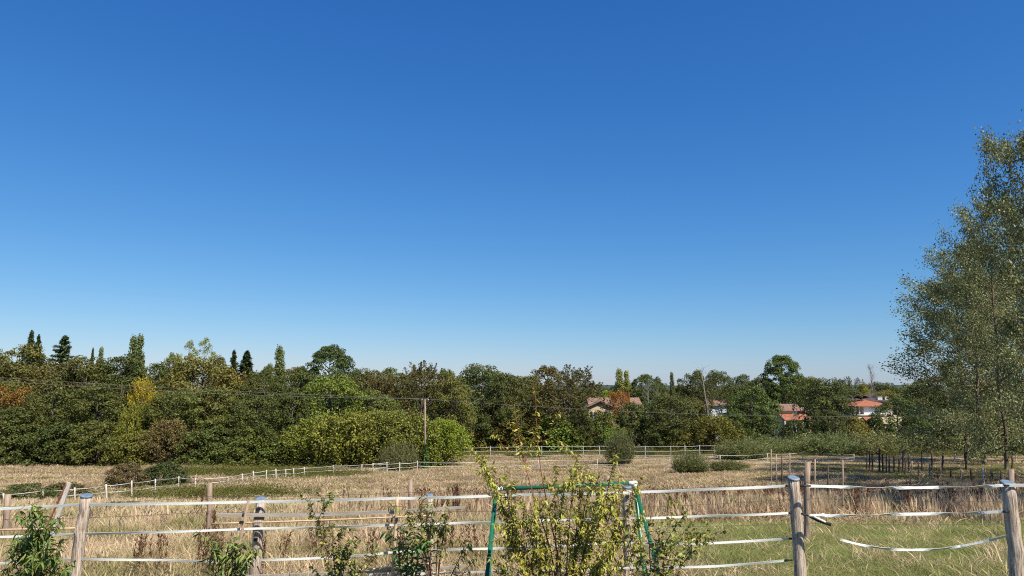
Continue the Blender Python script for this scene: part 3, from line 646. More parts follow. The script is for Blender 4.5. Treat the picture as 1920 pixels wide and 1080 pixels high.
for X, Yq, top, l in ((22.0, 15.5, -330, 'leafy tree out of the picture to the right, nearer the viewer'), (26.5, 19.5, -230, 'leafy tree out of the picture to the right, behind the nearer one')):
    plant_tree('field_tree', 'airy', 960, Yq, top, 11 / Yq * F, GR, l, 'tree', X=X)

# ------------------------------------------------------------------ houses behind the trees
def wall_box(mb, x0, x1, y0, y1, z0, z1): mb.box(((x0 + x1) / 2, (y0 + y1) / 2, (z0 + z1) / 2), (x1 - x0, y1 - y0, z1 - z0))
def hip_roof(mb, x0, x1, y0, y1, z, rise, ov=.6, th=.14, hip=True):
    x0 -= ov; x1 += ov; y0 -= ov; y1 += ov; ym = (y0 + y1) / 2; d = (y1 - y0) / 2 if hip else 0.0
    V = [(x0, y0, z), (x1, y0, z), (x1, y1, z), (x0, y1, z), (x0 + d, ym, z + rise), (x1 - d, ym, z + rise)]
    V += [(a, b, c - th) for a, b, c in V[:4]]
    mb.add(V, [(0, 1, 5, 4), (1, 2, 5), (2, 3, 4, 5), (3, 0, 4), (6, 7, 1, 0), (7, 8, 2, 1), (8, 9, 3, 2), (9, 6, 0, 3), (9, 8, 7, 6)])
def gable_roof_y(mb, x0, x1, y0, y1, z, rise, ov=.5, th=.16):        # ridge runs along the line of sight
    x0 -= ov; x1 += ov; y0 -= ov; xm = (x0 + x1) / 2
    for dz in (0, ): 
        V = [(x0, y0, z), (xm, y0, z + rise), (x1, y0, z), (x0, y1, z), (xm, y1, z + rise), (x1, y1, z)]
        V += [(a, b, c - th) for a, b, c in V]
        mb.add(V, [(0, 1, 4, 3), (1, 2, 5, 4), (9, 10, 7, 6), (10, 11, 8, 7), (6, 7, 1, 0), (7, 8, 2, 1), (3, 4, 10, 9), (4, 5, 11, 10), (0, 3, 9, 6), (2, 8, 11, 5)])
def window(root, x, y, z, w, h, frame='render_white', pane='glass'):
    mb = MB()
    for dx in (-w / 2, 0, w / 2): mb.box((x + dx, y - .04, z), (.08, .08, h + .08))
    for dz in (-h / 2, h / 2): mb.box((x, y - .04, z + dz), (w - .08, .076, .08))
    f = mb.build('window', M[frame], root); p = MB(); p.box((x, y - .02, z), (w - .08, .02, h - .08)); p.build('pane', M[pane], f)
    s = MB(); s.box((x, y - .1, z - h / 2 - .1), (w + .3, .22, .09)); s.build('sill', M[frame], f)
def X_(px, Y): return (px - 960) / F * Y / 1.012
def Z_(py, Y): return at(960, py, Y)[2]
def house(name, loc, label): r = empty(name, loc); return tag(r, label, 'house', 'houses behind the trees')
# cream gabled house
Y = 132.; g = T(X_(1140, Y), Y); h1 = house('tiled_house', (X_(1140, Y), Y, g), 'cream house with a gable half hidden behind the rust orange tree')
mb = MB(); wall_box(mb, X_(1100, Y), X_(1150, Y), Y, Y + 6, g - .3, Z_(766, Y))
xa, xb, zt = X_(1100, Y), X_(1150, Y), Z_(766, Y); xm = (xa + xb) / 2
mb.add([(xa, Y, zt), (xb, Y, zt), (xm, Y, Z_(754, Y)), (xa, Y + 6, zt), (xb, Y + 6, zt), (xm, Y + 6, Z_(754, Y))], [(0, 1, 2), (5, 4, 3)]); mb.build('wall', M['render_cream'], h1)
mb = MB(); wall_box(mb, X_(1152, Y), X_(1200, Y), Y + 1.5, Y + 9, g - .3, Z_(764, Y)); mb.build('wing_wall', M['render_cream'], h1)
mb = MB(); gable_roof_y(mb, xa, xb, Y, Y + 9, zt + .12, Z_(752.5, Y) - zt); mb.build('gable_roof', M['tile_brown'], h1)
mb = MB(); hip_roof(mb, X_(1112, Y), X_(1202, Y), Y + 1.5, Y + 10, Z_(764, Y), Z_(750, Y) - Z_(764, Y) + .35, hip=False); mb.build('roof', M['tile_brown'], h1)
window(h1, X_(1138, Y), Y, Z_(779, Y), 1.3, 1.4); window(h1, X_(1113, Y), Y, Z_(779, Y), 1.1, 1.3); window(h1, X_(1160, Y), Y + 1.5, Z_(776, Y), 1.1, 1.3)
# small white house left of the rounded tree
Y = 150.; g = T(X_(1350, Y), Y); h2 = house('tiled_house', (X_(1350, Y), Y, g), 'small white house with pinkish roof left of the rounded tree')
mb = MB(); wall_box(mb, X_(1330, Y), X_(1362, Y), Y, Y + 6, g - .3, Z_(761, Y)); mb.build('wall', M['render_white'], h2)
mb = MB(); hip_roof(mb, X_(1330, Y), X_(1362, Y), Y, Y + 6, Z_(760, Y), Z_(750, Y) - Z_(760, Y), hip=False, ov=.4); mb.build('roof', M['tile_brown'], h2)
window(h2, X_(1357, Y), Y, Z_(768, Y), .9, 1.1, pane='shutter')
# house with two tiled roofs, one above the other
Y = 142.; g = T(X_(1490, Y), Y); h3 = house('tiled_house', (X_(1490, Y), Y, g), 'house with a brown roof above a lower orange roof')
mb = MB(); wall_box(mb, X_(1466, Y), X_(1518, Y), Y, Y + 7, g - .3, Z_(769, Y)); mb.build('wall', M['render_yellow'], h3)
mb = MB(); hip_roof(mb, X_(1462, Y), X_(1502, Y), Y, Y + 7, Z_(769.5, Y), Z_(758, Y) - Z_(769.5, Y), hip=False, ov=.45); mb.build('roof', M['tile_brown'], h3)
mb = MB(); hip_roof(mb, X_(1508, Y), X_(1519, Y), Y - .2, Y + 6, Z_(771, Y), Z_(764.5, Y) - Z_(771, Y), hip=False, ov=.3); mb.build('side_roof', M['tile_brown'], h3)
mb = MB(); zf, zb = Z_(787, Y - 3), Z_(776, Y)
xa, xb = X_(1466, Y - 2), X_(1517, Y - 2); mb.add([(xa, Y - 3, zf), (xb, Y - 3, zf), (xb, Y - .02, zb), (xa, Y - .02, zb), (xa, Y - 3, zf - .15), (xb, Y - 3, zf - .15), (xb, Y - .02, zb - .15), (xa, Y - .02, zb - .15)],
       [(0, 1, 2, 3), (7, 6, 5, 4), (4, 5, 1, 0), (5, 6, 2, 1), (6, 7, 3, 2), (7, 4, 0, 3)]); mb.build('porch_roof', M['tile_orange'], h3)
for px in (1470, 1490, 1513): mb = MB(); mb.box((X_(px, Y - 2.8), Y - 2.8, (g + zf) / 2), (.25, .25, zf - g - .14)); mb.build('porch_post', M['render_white'], h3)
for px in (1487, 1496, 1509): window(h3, X_(px, Y), Y, Z_(773, Y), .6, .55)
window(h3, X_(1486, Y), Y, Z_(794, Y), 1.5, 1.6)
# the hip roofed house
Y = 146.; g = T(X_(1630, Y), Y); h4 = house('tiled_house', (X_(1630, Y), Y, g), 'pale house with orange hip roof, veranda and lower terrace')
zf = Z_(777, Y)                                             # the terrace it stands on
mb = MB(); wall_box(mb, X_(1598, Y), X_(1680, Y), Y - 1.8, Y + 9, g - .3, zf - .12); mb.build('terrace_wall', M['render_yellow'], h4)
mb = MB(); wall_box(mb, X_(1619, Y), X_(1672, Y), Y, Y + 8, zf, Z_(761.5, Y)); mb.build('wall', M['render_white'], h4)
mb = MB(); wall_box(mb, X_(1602, Y), X_(1618.8, Y), Y + 3, Y + 8, zf, Z_(761.5, Y)); mb.build('veranda_wall', M['tile_brown'], h4)
mb = MB(); hip_roof(mb, X_(1603, Y), X_(1672, Y), Y - .2, Y + 8, Z_(761, Y), Z_(749.5, Y) - Z_(761, Y), ov=.5); mb.build('roof', M['tile_orange'], h4)
mb = MB(); wall_box(mb, X_(1598, Y), X_(1650, Y), Y - 2, Y + .2, zf - .118, zf - .01); mb.build('terrace_slab', M['render_white'], h4)
for px in (1604, 1611): mb = MB(); mb.box((X_(px, Y), Y + .1, (zf + Z_(761.5, Y)) / 2), (.18, .18, Z_(761.5, Y) - zf)); mb.build('veranda_post', M['render_white'], h4)
window(h4, X_(1636, Y), Y, Z_(770, Y), 1.0, 1.1, pane='shutter'); window(h4, X_(1610, Y), Y + 3, Z_(770, Y), .9, 1.2)
mb = MB(); zl = Z_(783, Y); hip_roof(mb, X_(1602, Y), X_(1616, Y), Y - 5, Y - 1.8, zl - .5, .75, hip=False, ov=.2); mb.build('porch_roof', M['tile_orange'], h4)
mb = MB(); wall_box(mb, X_(1608, Y), X_(1614, Y), Y - 4.6, Y - 1.82, g - .3, zl - .64); mb.build('porch_wall', M['render_yellow'], h4)
# the dark roofed house behind it
Y = 172.; g = T(X_(1630, Y), Y); h5 = house('tiled_house', (X_(1630, Y), Y, g), 'dark roofed house with white chimneys behind the orange hip roof')
mb = MB(); wall_box(mb, X_(1600, Y), X_(1662, Y), Y, Y + 8, g - .3, Z_(751, Y)); mb.build('wall', M['pool_blue'], h5)
mb = MB(); hip_roof(mb, X_(1621, Y), X_(1662, Y), Y - .3, Y + 8, Z_(752, Y), Z_(741, Y) - Z_(752, Y), hip=True, ov=.5); rf = mb.build('roof', M['tile_dark'], h5)
mb = MB(); hip_roof(mb, X_(1600, Y), X_(1618, Y), Y + .1, Y + 7, Z_(751, Y), Z_(747, Y) - Z_(751, Y), hip=False, ov=.3); mb.build('flank_roof', M['tile_dark'], h5)
for px in (1649, 1653.5, 1663): mb = MB(); mb.box((X_(px, Y), Y + .4, Z_(748.5, Y)), (.5, .5, 1.0)); mb.box((X_(px, Y), Y + .4, Z_(748.5, Y) + .53), (.62, .62, .06)); mb.build('chimney', M['render_white'], rf)
window(h5, X_(1609, Y), Y, Z_(755, Y), 1.2, .8)
# the far roof seen through the poplars
Y = 140.; g = T(X_(1797, Y), Y); h6 = house('tiled_house', (X_(1797, Y), Y, g), 'small orange roofed house glimpsed through the poplars')
mb = MB(); wall_box(mb, X_(1780, Y), X_(1816, Y), Y, Y + 6, g - .3, Z_(793, Y)); mb.build('wall', M['render_cream'], h6)
mb = MB(); hip_roof(mb, X_(1779, Y), X_(1817, Y), Y, Y + 6, Z_(793, Y), Z_(783, Y) - Z_(793, Y), hip=False, ov=.3); mb.build('roof', M['tile_orange'], h6)
window(h6, X_(1797, Y), Y, Z_(800, Y), 1.1, 1.0)

# ------------------------------------------------------------------ power pole and lines
b = gx(797, 86); top = at(797, 748, 86)
pole = tag(empty('power_pole', b), 'wooden power pole with ivy round its foot by the thicket', 'power pole')
mb = MB(); mb.tube([b - (0, 0, .4), (b + top) / 2, top], [.12, .105, .085], n=10); mb.build('pole', M['old_post'], pole)
mb = MB(); mb.bar(top + (-.45, 0, -.25), top + (.45, 0, -.25), .1, .1); arm = mb.build('crossarm', M['dark_post'], pole)
for dx in (-.36, .36):
    p = top + (dx, 0, -.2); mb = MB(); mb.tube([p, p + (0, 0, .08), p + (0, 0, .16), p + (0, 0, .22)], [.03, .06, .06, .02], n=8); mb.build('insulator', M['rail'], arm)
r = np.random.default_rng(90); n = 900; zz = r.random(n) ** 1.3 * 3.2; aa = r.random(n) * 6.283; rad = .2 + .35 * r.random(n) * (1.2 - zz / 3.4)
P = np.stack([np.cos(aa) * rad, np.sin(aa) * rad, zz], 1)
iv = link('ivy', leaf_mesh('ivy', P, P * (1, 1, .2) + r.normal(size=(n, 3)) * .3, .2, .16, r), M['leaf'], pole); iv.color = (.07, .12, .025, 1)
def cable(a, b_, sag, label, rad=.014):
    pts = [a + (b_ - a) * t - np.array([0, 0, 4 * sag * t * (1 - t)]) for t in np.linspace(0, 1, 25)]
    mb = MB(); mb.tube(pts, rad, n=4, cap=False); tag(mb.build('overhead_cable', M['cable'], None), label, 'cable', 'power lines')
M['cable'] = plain('cable', [(.10, .10, .095), (.16, .16, .15)], rough=.5)
cable(at(-130, 699, 66), top + (-.36, 0, .02), .25, 'upper power cable running left from the pole')
cable(at(-130, 704, 67), top + (.36, 0, .02), .5, 'lower power cable running left from the pole')
cable(top + (-.36, 0, .02), at(1960, 772, 112), 1.3, 'power cable running right from the pole in front of the trees', rad=.016)

# ------------------------------------------------------------------ fences
def post_mesh(mb, base, top, r0, r1=None, n=8, bury=.35, jit=.07):
    base, top = np.array(base, float), np.array(top, float); r1 = r1 or r0 * .9; d = top - base
    pts = [base - d / np.linalg.norm(d) * bury] + [base + d * t + (rng.normal(size=3) * .012 * (0 < t < 1)) for t in (0, .3, .65, 1)]
    mb.tube(pts, [r0, r0, r0 * .97, (r0 + r1) / 2, r1], n=n, jit=jit)
def spans(P, Q, k=9, sag=.03): return [P + (Q - P) * t - np.array([0, 0, 4 * sag * t * (1 - t)]) for t in np.linspace(0, 1, k)]
def tape_run(pts, root, w, twist=.2, sag=.03, mat='tape', name='tape', th=.002, roll0=0.0):
    path = []
    for a, b_ in zip(pts[:-1], pts[1:]): path += spans(np.array(a), np.array(b_), 9, sag)[: -1]
    path.append(np.array(pts[-1])); ph = rng.random() * 6
    rolls = [roll0 + twist * math.sin(i * .55 + ph) for i in range(len(path))]
    mb = MB(); mb.ribbon(path, w, rolls, th); return mb.build(name, M[mat], root)
def simple_fence(name, posts, fracs, label, cat, group, pr, pmat, w, rmat, rname, twist=.3, sag=.03, gaps=()):
    """posts: (column, top row, base row or None, depth or None)"""
    B, Tp = [], []
    for px, tp, bs, Yd in posts:
        g = ground_at(px, bs) if Yd is None else gx(px, Yd)
        t = at(px, tp, g[1]); B.append(g); Tp.append(np.array([t[0] + rng.normal() * .03, g[1] + rng.normal() * .02, t[2]]))
    root = tag(empty(name, B[0]), label, cat, group)
    for q, (g, t) in enumerate(zip(B, Tp)):
        mb = MB(); post_mesh(mb, g, t, pr * rng.uniform(.8, 1.2), n=7)
        mb.build('post', M[pmat[q % len(pmat)] if isinstance(pmat, (list, tuple)) else pmat], root)
    for f in fracs:
        P = [g + (t - g) * (f + rng.normal() * .02) - np.array([0, pr + .012, 0]) for g, t in zip(B, Tp)]
        run = [P[0]]
        for q in range(1, len(P)):
            if q in gaps:
                if len(run) > 1: (tape_run(run, root, w, twist, sag, rmat, rname) if w > .012 else wire_run(run, root, w, sag, rmat, rname))
                run = [P[q]]
            else: run.append(P[q])
        if len(run) > 1: (tape_run(run, root, w, twist, sag, rmat, rname) if w > .012 else wire_run(run, root, w, sag, rmat, rname))
    return root
def wire_run(pts, root, w, sag, mat, name):
    path = []
    for a, b_ in zip(pts[:-1], pts[1:]): path += spans(np.array(a), np.array(b_), 6, sag)[:-1]
    path.append(np.array(pts[-1])); mb = MB(); mb.tube(path, w, n=4, cap=False); return mb.build(name, M[mat], root)

G_F = 'meadow fences'
A = [(-70, 930, 968), (8, 925, 958), (82, 918, 951), (140, 914, 947), (200, 908, 944), (247, 901, 941), (291, 898, 934), (335, 893, 927), (366, 896, 920), (427, 893, 915), (454.5, 888, 910), (475, 883, 906), (499, 881, 904),
     (518, 879, 902), (536, 879, 901), (551, 878, 900), (571, 876, 898), (625, 872, 894), (678, 870, 892), (726, 866, 888), (749, 859, 884), (757, 859, 883), (765, 856, 881), (775, 856, 880), (783, 854, 878), (821, 849, 873), (838, 847, 870)]
simple_fence('tape_fence', [(p, t, b_, None) for p, t, b_ in A], (.93, .58, .22), 'white tape fence climbing diagonally across the left of the meadow', 'fence', G_F, .055, 'pale_post', .036, 'tape', 'tape', sag=.04)
Bf = [(700, 868, 892), (749, 867, 890), (783, 864, 889), (900, 865, 886), (1010, 862, 884), (1120, 861, 883), (1256, 857, 880), (1350, 853, 876), (1439, 850, 872), (1505, 848, 869), (1553, 849, 868), (1601, 851, 867)]
simple_fence('tape_fence', [(p, t, b_, None) for p, t, b_ in Bf], (.95, .6, .25), 'white tape fence crossing the middle of the meadow behind the sapling', 'fence', G_F, .05, 'pale_post', .036, 'tape', 'tape', sag=.10)
Cf = [(868, 839, 853), (920, 837, 850), (968, 836, 850), (1016, 836, 850), (1063, 835, 849.5), (1094, 836, 849.5), (1124, 836, 849), (1182, 837, 849), (1210, 836, 849), (1258, 836, 848.5), (1284, 835, 848), (1312, 834.5, 848), (1340, 834, 847.5), (1372, 834, 847)]
simple_fence('rail_fence', [(p, t, None, 105.5) for p, t, b_ in Cf], (.95, .62, .28), 'far white rail fence along the foot of the trees', 'fence', G_F, .05, 'rail', .055, 'rail', 'rail', twist=.05, sag=.03)
Rf = [(1690, 846, 866), (1738, 846, 866), (1790, 846, 867), (1846, 847, 868), (1905, 847, 869), (1960, 848, 870)]
simple_fence('rail_fence', [(p, t, b_, None) for p, t, b_ in Rf], (.92, .5), 'pale rail fence in the sun behind the poplar trunks', 'fence', G_F, .06, 'pale_post', .07, 'rail', 'rail', twist=.1, sag=.03)
for px, l in ((1665, 'left of two white stakes before the broom hedge'), (1683, 'right of two white stakes before the broom hedge')):
    g = ground_at(px, 850); t = at(px, 834, g[1]); mb = MB(); post_mesh(mb, g, t, .06); tag(mb.build('white_stake', M['rail']), l, 'stake', 'white stakes')
# the old wire fence just behind the near tape fence
W_ = [(12, 927, None, 15.3), (391, 905, None, 15.6), (773, 900, None, 15.6), (1137, 890, None, 15.6), (1512, 866, None, 15.8), (1896, 880, None, 16.4)]
wf = simple_fence('wire_fence', W_, (.80, .56, .30), 'old wire fence on pale brown posts just behind the capped posts', 'fence', G_F, .06, 'old_post', .0035, 'wire', 'wire', sag=.03)
for px, tp in ((225, 972), (505, 968), (870, 955), (690, 985)):
    g = gx(px, 15.5); t = at(px, tp, 15.5); mb = MB(); mb.tube([g - (0, 0, .2), t], .008, n=5); mb.build('picket', M['wire'], wf)
D1 = [(1580, 862, None, 22), (1553, 872, None, 25), (1527, 861, None, 28), (1481, 849, None, 38), (1467, 850, None, 36), (1456, 851, None, 40), (1447, 842, None, 44)]
simple_fence('wire_fence', D1, (.85, .5, .2), 'crooked brown stakes with slack wire in the tall dry grass', 'fence', G_F, .034, ['old_post', 'dark_post', 'old_post'], .005, 'wire', 'wire', sag=.08)
E1 = [(1625, 843), (1630, 848), (1635, 849), (1649, 844), (1655, 854), (1662, 852), (1667, 858), (1677, 859), (1686, 859), (1697, 855), (1709, 868), (1722, 868), (1744, 871), (1763, 874), (1783, 884), (1802, 882), (1822, 880), (1842, 881), (1859, 886), (1877, 884), (1905, 890), (1940, 893)]
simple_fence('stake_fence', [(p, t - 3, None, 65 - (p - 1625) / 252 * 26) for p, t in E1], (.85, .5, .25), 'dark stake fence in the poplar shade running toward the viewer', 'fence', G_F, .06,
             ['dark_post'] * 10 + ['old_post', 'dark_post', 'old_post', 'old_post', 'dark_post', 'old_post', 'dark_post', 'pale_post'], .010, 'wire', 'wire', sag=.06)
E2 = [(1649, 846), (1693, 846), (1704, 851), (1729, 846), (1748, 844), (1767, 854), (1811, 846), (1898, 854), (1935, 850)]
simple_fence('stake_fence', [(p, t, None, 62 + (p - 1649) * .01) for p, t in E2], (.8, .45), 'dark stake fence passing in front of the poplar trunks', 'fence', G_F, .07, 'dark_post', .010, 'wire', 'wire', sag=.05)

# the near tape fence with capped posts
NY = 10.5
near = tag(empty('tape_fence', gx(161, NY)), 'near fence of thick rough posts with blue caps and four white tapes', 'fence', G_F)
NP = [(-190, 940, .075, NY), (162, 930, .073, NY - .1), (489, 937, .074, NY), (806, 930, .047, NY), (1175, 913, .062, NY + .1), (1488, 897, .078, NY - .1), (1890, 906, .086, NY - .6), (2300, 900, .08, NY - .6)]
tops = []
for q, (px, tp, r0, Y) in enumerate(NP):
    t = at(px, tp, Y); lean = {1: -.10, 2: -.05, 6: .02, 3: .02, 5: .03}.get(q, 0)
    g = np.array([t[0] + lean, Y, float(T(t[0] + lean, Y))]); mb = MB()
    d = t - g; k = 11; pts = [g - d * .25] + [g + d * i / (k - 1) + rng.normal(size=3) * .006 * (0 < i < k - 1) for i in range(k)]
    mb.tube(pts, [r0 * 1.08] + [r0 * (1.08 - .14 * i / (k - 1)) * rng.uniform(.965, 1.035) for i in range(k)], n=18, jit=.035)
    po = mb.build('post', M['post'], near)
    nrm = d / np.linalg.norm(d) + np.array([.10, -.30, 0]) * (1 if q > 1 else .6); nrm /= np.linalg.norm(nrm)
    c = MB(); c.tube([t - nrm * .010, t + nrm * .006, t + nrm * .015, t + nrm * .017], [r0 * 1.04, r0 * 1.07, r0 * 1.0, r0 * .6], n=20, jit=.02); c.build('cap', M['blue_cap'], po)
    tops.append((t, g, r0))
    for z in (.12, .52):
        if q in (2, 4): ins = MB(); p = t - d / np.linalg.norm(d) * z; ins.box(p + (.0, -r0 - .012, 0), (.045, .035, .04)); ins.build('insulator', M['black'], near)
FY = NY - .13
def T_(pts): return [at(px, py, FY if len(r) == 0 else r[0]) for px, py, *r in pts]
tape_run(T_([(-200, 962), (155, 946), (482, 941), (744, 934), (806, 933), (960, 928), (1178, 923), (1330, 917), (1474, 911)]), near, .036, .3, .006)
tape_run(T_([(-200, 1012), (155, 1001), (482, 991), (738, 984)]), near, .031, .55, .008)
tape_run(T_([(740, 984), (870, 980), (1000, 976), (1175, 972), (1330, 967), (1480, 962)]), near, .031, .4, .006)
tape_run(T_([(-200, 1066), (150, 1048), (310, 1050), (470, 1054)]), near, .031, .35, .004)
tape_run(T_([(487, 1050), (640, 1044), (738, 1035), (868, 1029)]), near, .031, .35, .006)
tape_run(T_([(868, 1029), (940, 1028), (1140, 1018), (1300, 1020), (1480, 1010)]), near, .031, .4, .004)
tape_run(T_([(690, 1078), (805, 1075), (1000, 1069), (1215, 1064), (1340, 1062), (1472, 1051)]), near, .031, .35, .004)
RY = NY - .35
tape_run(T_([(1516, 911, RY), (1640, 914, RY), (1760, 914, RY), (1882, 910, RY - .35)]), near, .042, 1.2, .004, roll0=.3)
tape_run(T_([(1882, 910, RY - .35), (2290, 905, RY - .4)]), near, .042, .2, .01)
tape_run(T_([(1540, 967, RY), (1680, 964, RY), (1800, 962, RY), (1882, 959, RY - .35)]), near, .040, 1.0, .004, roll0=.4)
tape_run(T_([(1575, 1011, RY), (1640, 1026, RY), (1720, 1031, RY), (1800, 1024, RY), (1888, 1004, RY - .35)]), near, .034, .9, .012)
gate = MB(); a, b_ = at(1502, 963, RY), at(1516, 967, RY); gate.tube([a, b_], .012, n=8); gate.build('gate_hook', M['black'], near)
gate = MB(); a, b_ = at(1516, 967, RY), at(1545, 966, RY); gate.tube([a, a * .8 + b_ * .2, a * .2 + b_ * .8, b_], [.012, .02, .02, .03], n=10); gate.build('gate_handle', M['white_plastic'], near)
gate = MB(); a, b_ = at(1518, 969, RY), at(1558, 984, RY - .05); gate.tube([a, a * .6 + b_ * .4 + (0, 0, -.01), b_], [.012, .018, .022], n=10); gate.build('gate_handle', M['black'], near)
gate = MB(); a, b_ = at(1526, 969, RY - .03), at(1548, 979, RY - .06); gate.tube([a, b_], .014, n=8); gate.build('gate_handle', M['white_plastic'], near)
gate = MB(); a, b_ = at(1500, 911, RY), at(1520, 911, RY); gate.tube([a, b_], .010, n=8); gate.build('gate_hook', M['black'], near)

for x0, y0, x1, y1 in ((1473, 911, 1481, 910), (1479, 962, 1484, 961), (1479, 1010, 1485, 1010), (1471, 1051, 1486, 1050), (1882, 910, 1892, 910), (1881, 959, 1893, 959)):
    yy = FY if x0 < 1500 else RY - .35; ins = MB(); ins.tube([at(x0, y0, yy), at(x1, y1, yy)], [.016, .011], n=8); ins.build('insulator', M['black'], near)

# trellis of boards and canes tied to the fence
TY = NY - .2
tr = tag(empty('espalier_trellis', gx(600, TY)), 'rough trellis of weathered boards and bamboo canes tied to the near fence', 'trellis')
def board(a, b_, w, t, Y=TY, mat='board', name='board'):
    mb = MB(); mb.bar(at(*a, Y), at(*b_, Y), w, t); return mb.build(name, M[mat], tr)
def cane(a, b_, r0, Y=TY - .06, mat='bamboo', Y2=None, name='bamboo_cane'):
    p, q = at(*a, Y), at(*b_, Y if Y2 is None else Y2); mb = MB(); k = 13; pts, rad = [], []
    for i in range(k):
        t = i / (k - 1)
        for e in ((-.004, 1), (0, 1.16), (.004, 1)) if 0 < i < k - 1 else ((0, 1),): pts.append(p + (q - p) * (t + e[0]) + (0, 0, -.010 * math.sin(math.pi * t))); rad.append(r0 * e[1] * (1 - .2 * t))
    mb.tube(pts, rad, n=8); return mb.build(name, M[mat], tr)
board((409, 966), (600, 965), .046, .022); board((600, 964), (742, 960), .045, .022); board((752, 958), (872, 951), .036, .02)
cane((398, 982), (812, 966), .012); cane((812, 1056), (660, 1069), .013); cane((560, 1084), (400, 1084), .011)
board((450, 1082), (650, 1074), .04, .02, TY + .05); board((655, 1071), (800, 1068), .05, .02, TY - .02); board((806, 1068), (873, 1061), .036, .02)
sp = at(745, 932, TY - .1); gb = gx(733, TY - .1); mb = MB()
mb.tube([gb - (0, 0, .2)] + [gb + (sp - gb) * t for t in np.linspace(0, 1, 12)], [.026] + [.024 - .004 * i / 11 + (.004 if i % 3 == 1 else 0) for i in range(12)], n=10); mb.build('bamboo_cane', M['bamboo'], tr)
sp = at(466, 938, TY - .1); gb = gx(418, TY - .1); mb = MB(); mb.tube([gb - (0, 0, .1), (gb + sp) / 2 + (.02, 0, 0), sp], [.022, .02, .018], n=8); mb.build('stick', M['brown_stick'], tr)
for px, py, s in ((744, 974, (.03, .03, .05)), (741, 1032, (.03, .03, .06)), (453, 979, (.05, .05, .03)), (486, 972, (.13, .02, .035))):
    p = at(px, py, TY - .13); mb = MB(); mb.box(p, s); mb.build('tie', M['black'], tr)
tr2 = tag(empty('leaning_plank', gx(98, 10.9)), 'pale plank leaning behind the leftmost capped post', 'plank')
a, b_ = gx(60, 11.2), at(130, 905, 11.2); mb = MB(); mb.bar(a, b_, .06, .03, up=(1, 0, 0)); mb.build('plank', M['pale_post'], tr2)
mb = MB(); mb.bar(a + (-.035, -.016, .5), b_ + (-.035, -.016, -.02), .02, .02, up=(1, 0, 0)); mb.build('edge_strip', M['red_stem'], tr2)
mb = MB(); a, b_ = at(-120, 996, 10.35), at(150, 990, 10.35); mb.tube([a, b_], [.014, .011], n=8); tag(mb.build('bamboo_cane', M['bamboo']), 'orange cane lying across the fence at the left edge', 'cane')

# ------------------------------------------------------------------ green swing frame
SY = 9.4
TL, TR = at(930, 917, SY - .15), at(1190, 906, SY + .1)
sw = tag(empty('swing_frame', gx(1060, SY)), 'dark green tube swing frame with white corner joints', 'swing frame')
mb = MB(); mb.tube([TL, TR], .024, n=14); mb.build('top_bar', M['green_paint'], sw)
def foot(px, Y): return gx(px, Y) + np.array([0, 0, -.04])
def leg(tp, ft, k):
    mb = MB(); tp = tp + (0, 0, -.02); mb.tube([tp, tp + (ft - tp) * .52, tp + (ft - tp) * .52, ft], [.024, .024, .027, .027], n=14); mb.build('leg', M['green_paint'], sw)
leg(TL, foot(898, SY - .75), 0); leg(TL, foot(908, SY + .35), 1); leg(TR, foot(1272, SY - .55), 2); leg(TR, foot(1218, SY + .6), 3)
dT = (TR - TL) / np.linalg.norm(TR - TL)
for p, s in ((TL, 1), (TR, -1)):
    mb = MB(); mb.tube([p - dT * s * .03, p + dT * s * .08], .028, n=12)
    mb.tube([p + (0, 0, .03), p + (0, 0, -.02), p + (.02 * -s, -.02, -.09)], [.022, .029, .028], n=12); mb.build('corner_joint', M['white_plastic'], sw)

# ------------------------------------------------------------------ saplings in front of the fence
def leaf_shape(L, W, bend, fold, seg=4):
    V, Fq = [], []
    for i in range(seg + 1):
        t = i / seg; w = W / 2 * math.sin(math.pi * min(1, .06 + .94 * t ** .85)) ** .8; x = L * t * (1 - .25 * bend * t); z = -bend * L * .55 * t * t
        V += [(x, w, z + fold * w), (x, 0, z), (x, -w, z + fold * w)]
    for i in range(seg):
        a = i * 3; Fq += [(a, a + 3, a + 4, a + 1), (a + 1, a + 4, a + 5, a + 2)]
    return np.array(V), np.array(Fq)
def leaf_set(tag_, L, W, bends, n=8, fold=.5):
    out = []
    for i in range(n):
        V, Fq = leaf_shape(L, W, bends[i % len(bends)], fold)
        out.append((V, Fq, np_mesh('leaf_' + tag_, V, Fq, {'lv': np.full(len(V), (i + .5) / n), 'lh': np.full(len(V), ((i * 5) % n) / n)}, smooth=True)))
    return out
LS = {'peach': leaf_set('peach', .110, .022, (.5, .9, 1.25)), 'plum': leaf_set('plum', .070, .0185, (.4, .8, 1.1)), 'round': leaf_set('round', .062, .034, (.2, .5, .8)),
      'small': leaf_set('small', .050, .026, (.2, .5)), 'broad': leaf_set('broad', .125, .034, (.25, .5, .8))}
